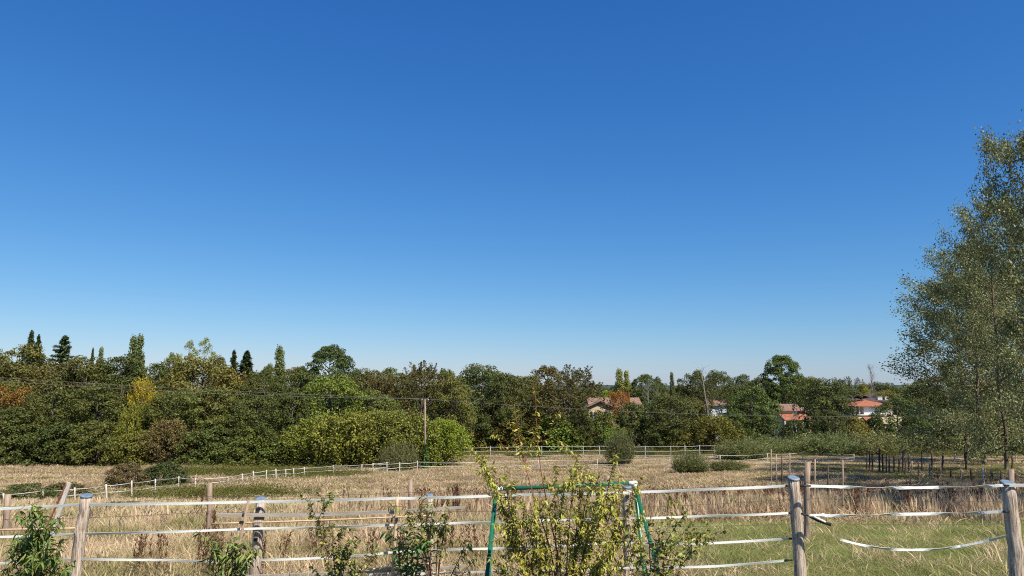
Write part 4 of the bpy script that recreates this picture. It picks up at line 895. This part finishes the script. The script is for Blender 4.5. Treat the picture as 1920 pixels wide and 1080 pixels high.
def sapling(name, label, base, shoots, leafset, col, per_m=42, colour2=None, stem='twig', seed=0, side=0.0, droop=.5, jitter=.10, keep=300, r0=.012, bunch=1, trunk_r=.03, cat='sapling'):
    """base: (column, depth); shoots: polylines of (column, row, depth offset, first bare fraction)"""
    r = np.random.default_rng(seed); g = gx(*base); Y0 = base[1]
    root = tag(empty(name, g), label, cat, 'young trees in front of the fence'); stems = MB(); leaves = []
    for sh in shoots:
        pts, bare_, dens = sh['p'], sh.get('bare', .15), sh.get('d', 1.0)
        dY = sh.get('dy', r.normal() * jitter * 2)
        P = [at(px, py, Y0 + dY * (i / max(1, len(pts) - 1))) for i, (px, py) in enumerate(pts)]
        if sh.get('root', True): P = [g + np.array([r.normal() * .03, r.normal() * .03, .0]), g * .55 + P[0] * .45 + r.normal(size=3) * .03] + P
        P = np.array(P); m = 26; s = np.linspace(0, len(P) - 1, m); Q = np.stack([np.interp(s, np.arange(len(P)), P[:, k]) for k in range(3)], 1)
        for _ in range(3): Q[1:-1] = (Q[:-2] + Q[1:-1] * 2 + Q[2:]) / 4
        rr = sh.get('r', r0); stems.tube(Q, [rr * (1 - .8 * i / (m - 1)) for i in range(m)], n=6, cap=False)
        segl = np.linalg.norm(np.diff(Q, axis=0), axis=1).sum(); n = int(segl * per_m * dens)
        lines = [(Q, n, bare_)]
        if side:
            for _ in range(int(segl * side)):
                i = r.integers(int(m * max(.25, bare_)), m - 1); L = .12 + .22 * r.random(); d = unit(np.array([r.normal(), r.normal() * .8, .6 + r.random() * .7])[None])[0]
                q = np.linspace(0, 1, 6)[:, None]; S = Q[i] + d * L * q + np.array([0, 0, -.05]) * q * q
                stems.tube(S, [.004, .0038, .0034, .003, .0024, .0015], n=4, cap=False); lines.append((S, int(L * per_m * 1.25), .1))
        for S, k, b0 in lines:
            ss = b0 + (1 - b0) * r.random(k); ix = ss * (len(S) - 1); i0 = np.minimum(ix.astype(int), len(S) - 2); f = (ix - i0)[:, None]
            pos = S[i0] * (1 - f) + S[i0 + 1] * f; tan = unit(S[i0 + 1] - S[i0])
            for p, t in zip(pos, tan):
                for _ in range(bunch):
                    o = r.normal(size=3); o = o - (o @ t) * t; o /= np.linalg.norm(o) + 1e-6
                    d = o * .85 + t * .55 + np.array([0, 0, -droop * r.random()]); d /= np.linalg.norm(d)
                    up = np.array([0, 0, 1.]) + r.normal(size=3) * .45 + t * .3; yv = np.cross(up, d); yv /= np.linalg.norm(yv) + 1e-6; zv = np.cross(d, yv)
                    leaves.append((p, d, yv, zv, r.uniform(.65, 1.25), r.integers(0, 8)))
    stems.tube([g - (0, 0, .2), g, g + (0, 0, .35)], [trunk_r * 1.2, trunk_r, trunk_r * .8], n=8)
    stems.build('stem', M[stem], root)
    def row(p):
        d = p - CAM; fwd = d[1] * math.cos(PITCH) + d[2] * math.sin(PITCH); u = -d[1] * math.sin(PITCH) + d[2] * math.cos(PITCH); return 540 - F * u / fwd
    vis = [l for l in leaves if row(l[0]) < 1078]; hid = [l for l in leaves if row(l[0]) >= 1078]
    r.shuffle(vis); single, rest = vis[:keep], vis[keep:] + hid
    from mathutils import Matrix
    vs = LS[leafset]
    for q, (p, d, yv, zv, s, i) in enumerate(single):
        o = bpy.data.objects.new('leaf', vs[i][2]); COL.objects.link(o)
        if not vs[i][2].materials: vs[i][2].materials.append(M['gloss_leaf'])
        o.parent = root; m4 = Matrix.Identity(4); pl = p - g
        for a in range(3): m4[a][0], m4[a][1], m4[a][2], m4[a][3] = d[a] * s, yv[a] * s, zv[a] * s, pl[a]
        o.matrix_basis = m4; c = col if (colour2 is None or r.random() < .75) else colour2; o.color = (*c, 1)
    if rest:
        Vs, Fs, lv, lh, off = [], [], [], [], 0
        for p, d, yv, zv, s, i in rest:
            V, Fq, _ = vs[i]; Vs.append((V[:, :1] * d + V[:, 1:2] * yv + V[:, 2:] * zv) * s + p - g); Fs.append(Fq + off); off += len(V)
            lv.append(np.full(len(V), r.random())); lh.append(np.full(len(V), r.random()))
        o = link('foliage', np_mesh('foliage', np.concatenate(Vs), np.concatenate(Fs), {'lv': np.concatenate(lv), 'lh': np.concatenate(lh)}, smooth=True), M['gloss_leaf'], root)
        o.color = (*col, 1); o['kind'] = 'stuff'
    return root
def S(*p, **k): return dict(p=list(p), **k)
YLW, YLW2 = (.35, .335, .055), (.46, .38, .06)
tips = [(893, 848, 935, 930), (906, 872, 940, 940), (945, 872, 955, 960), (958, 905, 960, 980), (930, 925, 965, 1010), (978, 930, 990, 1000), (1000, 948, 1005, 1010), (1022, 935, 1025, 1010), (1042, 872, 1040, 950), (1060, 900, 1050, 970), (1084, 848, 1070, 950),
        (1100, 872, 1085, 960), (1112, 885, 1090, 980), (1130, 905, 1105, 990), (1154, 852, 1130, 960), (1163, 890, 1140, 980), (1172, 905, 1150, 1000), (935, 965, 965, 1040), (947, 1005, 980, 1060), (918, 1045, 960, 1085), (1183, 935, 1150, 1030), (1180, 985, 1140, 1050), (1198, 905, 1165, 1000), (1208, 960, 1170, 1040), (1200, 1020, 1160, 1075),
        (1000, 1000, 1015, 1060), (1052, 985, 1050, 1050), (1100, 955, 1080, 1040), (1128, 965, 1100, 1040), (1075, 1000, 1066, 1060), (1105, 1010, 1085, 1070), (965, 1040, 1000, 1090), (1150, 1020, 1110, 1080), (1030, 1030, 1036, 1080), (985, 965, 1005, 1040), (955, 985, 985, 1050), (1130, 930, 1100, 1020), (1010, 975, 1020, 1050), (1095, 985, 1078, 1050)]
sapling('peach_tree', 'large yellow green young peach tree with two tall red shoots in the centre', (1050, 8.6),
        [S((mx, my), (tx, ty), bare=.42) for tx, ty, mx, my in tips], 'plum', YLW, per_m=66, colour2=YLW2, seed=3, side=3.6, jitter=.16, droop=.8)
sapling('peach_tree', 'two tall bare red shoots with a few yellow leaves above the central peach tree', (1056, 8.75),
        [S((1035, 1040), (1012, 965), (990, 895), (984, 868), bare=.93, d=.05, r=.014, dy=0),
         S((984, 868), (966, 832), (958, 792), root=False, bare=.1, d=1.3, r=.006, dy=0), S((984, 868), (972, 815), (964, 758), root=False, bare=.1, d=1.0, r=.006, dy=.02), S((984, 868), (1000, 822), (1012, 795), root=False, bare=.15, d=1.1, r=.006, dy=-.03), S((984, 868), (946, 838), (925, 815), root=False, bare=.35, d=.9, r=.005, dy=-.05),
         S((1046, 1040), (1030, 965), (1016, 895), (1007, 826), bare=.9, d=.12, r=.014, dy=0), S((1007, 826), (1006, 780), (1003, 718), root=False, bare=.05, d=.8, r=.007, dy=0),
         S((1007, 826), (1030, 806), (1050, 768), root=False, bare=.25, d=.7, r=.005, dy=-.04), S((1007, 830), (1036, 822), (1062, 835), root=False, bare=.2, d=.8, r=.004, dy=-.05)],
        'plum', (.36, .36, .055), per_m=60, colour2=(.46, .38, .06), stem='red_stem', seed=5, side=0, droop=1.0)
sapling('peach_tree', 'dense dark green young peach tree at the left edge', (62, 8.9),
        [S((mx, my), (tx, ty), bare=.4) for tx, ty, mx, my in [(60, 948, 62, 1010), (82, 960, 72, 1020), (98, 975, 80, 1030), (50, 970, 56, 1030), (32, 998, 45, 1050), (118, 1008, 95, 1060), (112, 1040, 92, 1085), (22, 1040, 40, 1085), (72, 1000, 68, 1050), (92, 1010, 80, 1060), (45, 1015, 52, 1060), (8, 1062, 30, 1100), (128, 1062, 100, 1100), (62, 1040, 64, 1080)]],
        'peach', (.14, .20, .042), per_m=46, colour2=(.26, .27, .05), seed=8, side=5.0, droop=1.0, jitter=.12)
sapling('peach_tree', 'small young peach tree with drooping leaves below the second capped post', (436, 8.9),
        [S((mx, my), (tx, ty), bare=.5) for tx, ty, mx, my in [(392, 1018, 415, 1058), (405, 1030, 420, 1065), (438, 1008, 434, 1055), (455, 1018, 442, 1060), (478, 1022, 452, 1060), (425, 1045, 430, 1075), (470, 1042, 450, 1078), (385, 1045, 412, 1080), (445, 1040, 438, 1075)]],
        'peach', (.14, .20, .045), per_m=46, colour2=(.28, .28, .06), seed=9, side=2.5, droop=1.1, jitter=.08)
sapling('plum_tree', 'small leaved young tree with a bare leader left of the bamboo stake', (640, 9.0),
        [S((600, 985), (575, 935), bare=.55, d=.35, r=.007), S((605, 960), (620, 935), bare=.75, d=.3, r=.005)] + [S((mx, my), (tx, ty), bare=.42) for tx, ty, mx, my in
         [(600, 988, 615, 1040), (622, 985, 625, 1040), (640, 990, 634, 1045), (652, 1012, 640, 1060), (598, 1025, 618, 1070), (660, 1030, 642, 1075), (630, 1020, 632, 1065), (612, 1045, 625, 1085), (690, 1045, 660, 1085), (585, 1062, 615, 1100), (705, 1040, 672, 1085), (668, 1058, 650, 1095), (640, 1045, 638, 1085)]],
        'small', (.17, .20, .045), per_m=44, colour2=(.30, .28, .06), seed=10, side=4.0, droop=.4, jitter=.1)
sapling('climbing_plant', 'broad leaved climbing plant tangled round the bamboo stake', (768, 9.9),
        [S((mx, my), (tx, ty), bare=.5) for tx, ty, mx, my in [(752, 985, 748, 1040), (770, 975, 765, 1030), (795, 985, 785, 1030), (780, 1000, 772, 1045), (810, 1000, 795, 1040), (760, 1050, 762, 1085), (785, 1045, 780, 1080), (808, 1050, 796, 1085), (775, 1070, 772, 1100), (745, 1010, 750, 1060)]],
        'broad', (.10, .20, .055), per_m=30, colour2=(.17, .26, .06), stem='green_stem', seed=11, side=2.0, droop=.6, jitter=.06)
sapling('peach_tree', 'thin leafy sapling shoots by the slim capped post', (815, 9.7),
        [S((mx, my), (tx, ty), bare=.55) for tx, ty, mx, my in [(790, 945, 790, 1000), (812, 942, 806, 1000), (758, 945, 775, 1000), (842, 952, 830, 1005), (838, 990, 826, 1030), (800, 955, 800, 1000), (828, 965, 820, 1010)]] + [S((865, 1040), (880, 1020), bare=.5), S((875, 1065), (895, 1045), bare=.4)],
        'peach', (.22, .24, .05), per_m=28, colour2=(.34, .31, .07), seed=12, side=2.0, droop=1.1, jitter=.06)
sapling('plum_tree', 'open young tree with round leaves right of the swing frame', (1222, 8.7),
        [S((mx, my), (tx, ty), bare=.4) for tx, ty, mx, my in [(1362, 992, 1290, 1030), (1290, 955, 1245, 1020), (1262, 962, 1235, 1030), (1320, 1000, 1265, 1040), (1300, 975, 1255, 1040), (1345, 1010, 1275, 1055), (1270, 1010, 1240, 1060), (1180, 1000, 1205, 1060), (1165, 1040, 1195, 1085), (1240, 985, 1228, 1045), (1200, 1010, 1212, 1060), (1285, 1035, 1245, 1080), (1215, 975, 1218, 1040), (1232, 1035, 1226, 1080)]],
        'round', (.27, .29, .06), per_m=32, colour2=(.40, .37, .09), stem='brown_stick', seed=13, side=2.4, droop=.5, jitter=.12)

# ------------------------------------------------------------------ grasses (nobody could count them)
def clump(name, r, n, rad, hmin, w, bend, seed_head=0.0, lean=.25):
    V, Fq, lv = [], [], []
    for i in range(n):
        a = r.random() * 6.283; rr = rad * math.sqrt(r.random()); b0 = np.array([math.cos(a) * rr, math.sin(a) * rr, -.05]); h = hmin + (1 - hmin) * r.random()
        dr = np.array([math.cos(a), math.sin(a), 0]) * .5 + np.array([r.normal(), r.normal(), 0]); dr /= np.linalg.norm(dr)
        wd = np.array([-dr[1], dr[0], 0]) * math.cos(0) ; th = r.random() * 6.283; wd = np.array([math.cos(th), math.sin(th), 0])
        le, be = lean * r.random() * h, bend * r.random() * h; c = len(V); ww = w * (.6 + .8 * r.random()); l = r.random()
        head = seed_head > 0 and r.random() < seed_head
        for t, k in ((0, 1.), (.45, .8), (.78, 2.2 if head else .55), (1, .0)):
            p = b0 + dr * (le * t + be * t * t * t) + np.array([0, 0, h * t - be * .45 * t ** 3])
            if k: V += [p - wd * ww * k / 2, p + wd * ww * k / 2]
            else: V.append(p)
        Fq += [(c, c + 1, c + 3), (c, c + 3, c + 2), (c + 2, c + 3, c + 5), (c + 2, c + 5, c + 4), (c + 4, c + 5, c + 6)]; lv += [l] * 7
    o = bpy.data.objects.new(name, np_mesh(name, np.array(V), np.array(Fq), {'lv': lv})); o.data.materials.append(M['grass']); return o
def cover(name, r, n, rad, leaf):
    P = np.stack([r.normal(size=n) * rad * .6, r.normal(size=n) * rad * .6, np.abs(r.normal(size=n)) * .4 + .05], 1)
    o = bpy.data.objects.new(name, leaf_mesh(name, P, r.normal(size=(n, 3)) * .7 + (0, 0, .8), leaf * (.6 + .8 * r.random(n)), leaf * .6, r)); o.data.materials.append(M['grass']); return o
def dock(name, r, wide):
    V, Fq, lv = [], [], []
    for s in range(4):
        b0 = np.array([r.normal() * .08, r.normal() * .08, 0]); tip = b0 + np.array([r.normal() * .06, r.normal() * .06, .8 + .3 * r.random()])
        def quad(c0, c1, w, l):
            th = r.random() * 6.283; d = np.array([math.cos(th), math.sin(th), 0]) * w / 2; k = len(V)
            V.extend([c0 - d, c0 + d, c1]); Fq.append((k, k + 1, k + 2)); lv.extend([l] * 3)
        quad(b0, tip, .012 * wide, .4)
        for i in range(26):
            t = .45 + .55 * r.random(); p = b0 + (tip - b0) * t; quad(p + r.normal(size=3) * .012 * wide, p + np.array([r.normal() * .05, r.normal() * .05, .05 + .05 * r.random()]), .022 * wide, r.random())
    o = bpy.data.objects.new(name, np_mesh(name, np.array(V), np.array(Fq), {'lv': lv})); o.data.materials.append(M['grass']); return o
def collection(name, objs):
    c = bpy.data.collections.new(name)
    for o in objs: c.objects.link(o)
    return c
r = np.random.default_rng(77)
KIT = {'near_dry': collection('near_dry', [clump('dry_a%d' % i, r, 62, .20, .35, .0066, .50, .3) for i in range(4)]),
       'mid_dry': collection('mid_dry', [clump('dry_m%d' % i, r, 44, .34, .4, .017, .5, .35) for i in range(4)]),
       'far_dry': collection('far_dry', [clump('dry_f%d' % i, r, 110, .80, .35, .022, .45, .3) for i in range(3)]),
       'tall_dry': collection('tall_dry', [clump('dry_t%d' % i, r, 54, .30, .55, .013, .16, .45, .12) for i in range(4)]),
       'green': collection('green', [clump('green_%d' % i, r, 60, .22, .25, .0085, .8, 0, .4) for i in range(4)]),
       'cover': collection('cover', [cover('cover_%d' % i, r, 130, .55, .10) for i in range(3)]),
       'dock': collection('dock', [dock('dock_%d' % i, r, 1.3) for i in range(4)])}
def scatter(name, kit, X, Y, scl, col, label, cat):
    n = len(X); me = bpy.data.meshes.new(name); me.vertices.add(n); me.vertices.foreach_set('co', np.stack([X, Y, T(X, Y)], 1).astype(np.float32).ravel())
    for nm, ty, key, v in (('scl', 'FLOAT_VECTOR', 'vector', scl), ('rot', 'FLOAT_VECTOR', 'vector', np.stack([r.normal(size=n) * .06, r.normal(size=n) * .06, r.random(n) * 6.283], 1)),
                           ('col', 'FLOAT_COLOR', 'color', np.concatenate([col, np.ones((n, 1))], 1)), ('idx', 'INT', 'value', r.integers(0, 100, n))):
        a = me.attributes.new(nm, ty, 'POINT'); a.data.foreach_set(key, np.asarray(v, np.int32 if ty == 'INT' else np.float32).ravel())
    o = bpy.data.objects.new(name, me); COL.objects.link(o); me.materials.append(M['grass'])
    ng = bpy.data.node_groups.new('scatter_' + name, 'GeometryNodeTree')
    ng.interface.new_socket('Geometry', in_out='INPUT', socket_type='NodeSocketGeometry'); ng.interface.new_socket('Geometry', in_out='OUTPUT', socket_type='NodeSocketGeometry')
    gi, go = ng.nodes.new('NodeGroupInput'), ng.nodes.new('NodeGroupOutput'); ip = ng.nodes.new('GeometryNodeInstanceOnPoints'); ci = ng.nodes.new('GeometryNodeCollectionInfo')
    ci.inputs['Collection'].default_value = KIT[kit]; ci.inputs['Separate Children'].default_value = True; ci.inputs['Reset Children'].default_value = True
    def na(nm, ty): q = ng.nodes.new('GeometryNodeInputNamedAttribute'); q.data_type = ty; q.inputs['Name'].default_value = nm; return q.outputs['Attribute']
    L = ng.links.new; L(gi.outputs[0], ip.inputs['Points']); L(ci.outputs[0], ip.inputs['Instance']); ip.inputs['Pick Instance'].default_value = True
    L(na('idx', 'INT'), ip.inputs['Instance Index']); L(na('rot', 'FLOAT_VECTOR'), ip.inputs['Rotation']); L(na('scl', 'FLOAT_VECTOR'), ip.inputs['Scale']); L(ip.outputs[0], go.inputs[0])
    md = o.modifiers.new('scatter', 'NODES'); md.node_group = ng
    return tag(o, label, cat, kind='stuff')
_ph = np.random.default_rng(5).random((40, 4))
def vnoise(x, y, s, k=0):
    v = 0
    for i in range(6):
        p = _ph[(k * 6 + i) % 40]; a = p[0] * 6.283; f = (1 + i * .55) / s
        v = v + np.sin((x * math.cos(a) + y * math.sin(a)) * f * 6.283 + p[1] * 6.283 + 1.3 * np.sin((x * math.sin(a) - y * math.cos(a)) * f * 3.1 + p[2] * 6)) / (1 + i * .35)
    return .5 + .5 * np.clip(v / 2.2, -1, 1)
def points(y0, y1, dens, half=.80):
    n = int(half * (y1 * y1 - y0 * y0) * dens); y = np.sqrt(r.random(n) * (y1 * y1 - y0 * y0) + y0 * y0); return (r.random(n) * 2 - 1) * half * y, y
def lerp(a, b, t): return np.asarray(a)[None] * (1 - t[:, None]) + np.asarray(b)[None] * t[:, None] if np.ndim(a) == 1 else a * (1 - t[:, None]) + np.asarray(b)[None] * t[:, None]
STRAW, SAND, PINK, UMBER = (.64, .51, .32), (.53, .415, .255), (.55, .39, .26), (.27, .18, .115)
GREEN, OLIVE, DGREEN = (.160, .235, .050), (.26, .255, .085), (.055, .075, .022)
def lawn_f(x, y): return sstep((x - 1.5 + 1.4 * (vnoise(x, y, 5, 1) - .5) - (y - 11) * .02) / 1.8) * (1 - sstep((y - 18.5 - 2.0 * vnoise(x, y, 6, 2)) / 2.5))
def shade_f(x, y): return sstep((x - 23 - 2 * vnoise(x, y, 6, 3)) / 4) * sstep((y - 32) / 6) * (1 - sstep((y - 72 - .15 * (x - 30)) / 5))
def tall_f(x, y): return sstep((x + 7) / 5) * sstep((y - 19.5 - 1.5 * vnoise(x, y, 5, 4)) / 2) * (1 - sstep((y - 44 + 14 * sstep((x - 11) / 6)) / 6)) * (1 - shade_f(x, y))
def olive_f(x, y):
    a = np.clip(1.15 - np.hypot((x + 28 + .5 * (y - 80)) / 13, (y - 79) / 6.5) ** 4, 0, 1)
    b = np.clip(1.2 - np.hypot((x + 22) / 8.5, (y - 54) / 6) ** 3, 0, 1) * (.35 + .65 * (vnoise(x, y, 7, 5) > .42))
    return np.maximum(a, b)
def dry_colour(x, y):
    a, b = vnoise(x, y, 9, 0), vnoise(x, y, 2.2, 3); n = len(x)
    c = lerp(lerp(SAND, STRAW, np.clip(a * 1.1 + r.normal(size=n) * .3, 0, 1)), PINK, np.clip((b - .42) * 1.3 + r.normal(size=n) * .25, 0, .9))
    c = lerp(c, UMBER, np.clip((vnoise(x, y, 3.5, 2) - .66) * 1.7 + r.normal(size=n) * .12, 0, .7)); c = lerp(c, (.36, .25, .18), np.clip((vnoise(x * .35, y, 7, 5) - .48) * 2.2, 0, .75) * sstep((y - 36) / 10)); g = np.clip((vnoise(x, y, 6, 4) - .50) * 2.2 + r.normal(size=n) * .15, 0, .85)
    return lerp(c, OLIVE, g)
def dry(y0, y1, dens, kit, hs, name, label):
    x, y = points(y0, y1, dens); k = r.random(len(x)) > np.maximum(lawn_f(x, y) * .80, np.maximum(shade_f(x, y) * .85, olive_f(x, y) * .88)); x, y = x[k], y[k]
    tl, lw = tall_f(x, y), lawn_f(x, y); h = (hs * (.7 + .6 * r.random(len(x)))) * (.75 + .5 * vnoise(x, y, 5, 6)); h = h * (1 - tl) + tl * (.70 + .45 * r.random(len(x))); h = h * (1 - lw * .35) * (1 - .55 * sstep((x - 14) / 6) * sstep((y - 31) / 5))
    s = .85 + .4 * r.random(len(x)); return scatter(name, kit, x, y, np.stack([s, s, h], 1), dry_colour(x, y), label, 'grass')
dry(9.8, 19, 30, 'near_dry', .52, 'dry_grass', 'pale dry grass just behind the near fence')
dry(19, 40, 12, 'mid_dry', .60, 'dry_grass', 'tall straw coloured grass in the middle of the meadow')
dry(40, 118, 3.4, 'far_dry', .44, 'dry_grass', 'dry grass of the far meadow up to the trees')
x, y = points(-.1 + 9.5, 24, 46); k = r.random(len(x)) < np.maximum(lawn_f(x, y), .14 + .25 * (vnoise(x, y, 3, 5) > .62)); x, y = x[k], y[k]; n = len(x)
cg = lerp(lerp(GREEN, OLIVE, np.clip(vnoise(x, y, 2.5, 2) * 1.1 - .2 + r.normal(size=n) * .25, 0, 1)), SAND, np.clip(r.normal(size=n) * .3 + .05, 0, .8)); hh = .13 + .22 * r.random(n) * (.5 + vnoise(x, y, 3, 1)); ss = .9 + .4 * r.random(n)
scatter('green_grass', 'green', x, y, np.stack([ss, ss, hh], 1), cg, 'green mown grass at the lower right by the capped posts', 'grass')
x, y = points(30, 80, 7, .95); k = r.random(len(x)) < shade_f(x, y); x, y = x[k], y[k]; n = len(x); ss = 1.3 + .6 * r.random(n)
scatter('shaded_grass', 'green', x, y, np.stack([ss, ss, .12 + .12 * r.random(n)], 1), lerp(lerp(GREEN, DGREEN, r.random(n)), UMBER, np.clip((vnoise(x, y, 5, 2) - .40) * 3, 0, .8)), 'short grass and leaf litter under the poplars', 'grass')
x, y = points(44, 116, 5.0); k = r.random(len(x)) < np.maximum(olive_f(x, y), .7 * sstep((y - 92.5 - 15.5 * sstep((x + 12) / 8) + 3 * vnoise(x, y, 9, 1)) / 4)); x, y = x[k], y[k]; n = len(x); ss = .8 + .6 * r.random(n)
scatter('bramble_cover', 'cover', x, y, np.stack([ss, ss, ss * (.45 + .4 * r.random(n))], 1), lerp(lerp((.16, .155, .040), (.11, .13, .034), r.random(n)), (.16, .13, .04), np.clip(vnoise(x, y, 4, 3) - .4, 0, 1)), 'olive green low growth in patches across the far left meadow', 'ground cover')
x, y = points(19, 48, 8.0); k = r.random(len(x)) < tall_f(x, y) * np.clip(.25 + vnoise(x, y, 4, 1), 0, 1); x, y = x[k], y[k]; n = len(x); ss = .8 + .4 * r.random(n)
scatter('tall_dry_grass', 'tall_dry', x, y, np.stack([ss, ss, .75 + .4 * r.random(n)], 1), lerp(lerp(STRAW, PINK, np.clip(vnoise(x, y, 3, 5) * 1.3 + r.normal(size=n) * .2 - .1, 0, 1)), UMBER, np.clip(r.normal(size=n) * .25, 0, .7)), 'upright pinkish dry grass standing tall right of centre', 'grass')
x, y = points(15, 45, 1.1); k = r.random(len(x)) < (.03 * (x > -9) + .9 * tall_f(x, y)) * (vnoise(x, y, 3, 5) > .45); x, y = x[k], y[k]; n = len(x); ss = .8 + .35 * r.random(n)
scatter('dock_stalks', 'dock', x, y, np.stack([ss, ss, ss], 1), lerp((.115, .055, .036), (.20, .105, .065), r.random(n)), 'reddish brown seed stalks standing in the tall dry grass', 'weeds')
x = r.random(26) * 7 - 6; y = 11 + r.random(26) * 3; n = 26
scatter('dock_stalks', 'dock', x, y, np.stack([np.full(n, .8), np.full(n, .8), .6 + .3 * r.random(n)], 1), lerp((.14, .075, .045), (.24, .14, .08), r.random(n)), 'a few brown seed stalks close behind the near fence', 'weeds')
x = (r.random(2600) * 2 - 1) * 12; y = r.random(2600) * 10.5 - .5; n = len(x); k = np.hypot(x, y) > 1.2; x, y = x[k], y[k]; n = len(x)
scatter('lawn_grass', 'green', x, y, np.stack([np.full(n, 1.3), np.full(n, 1.3), .06 + .08 * r.random(n)], 1), lerp(GREEN, OLIVE, r.random(n)), 'garden lawn on the viewer side of the near fence', 'grass')
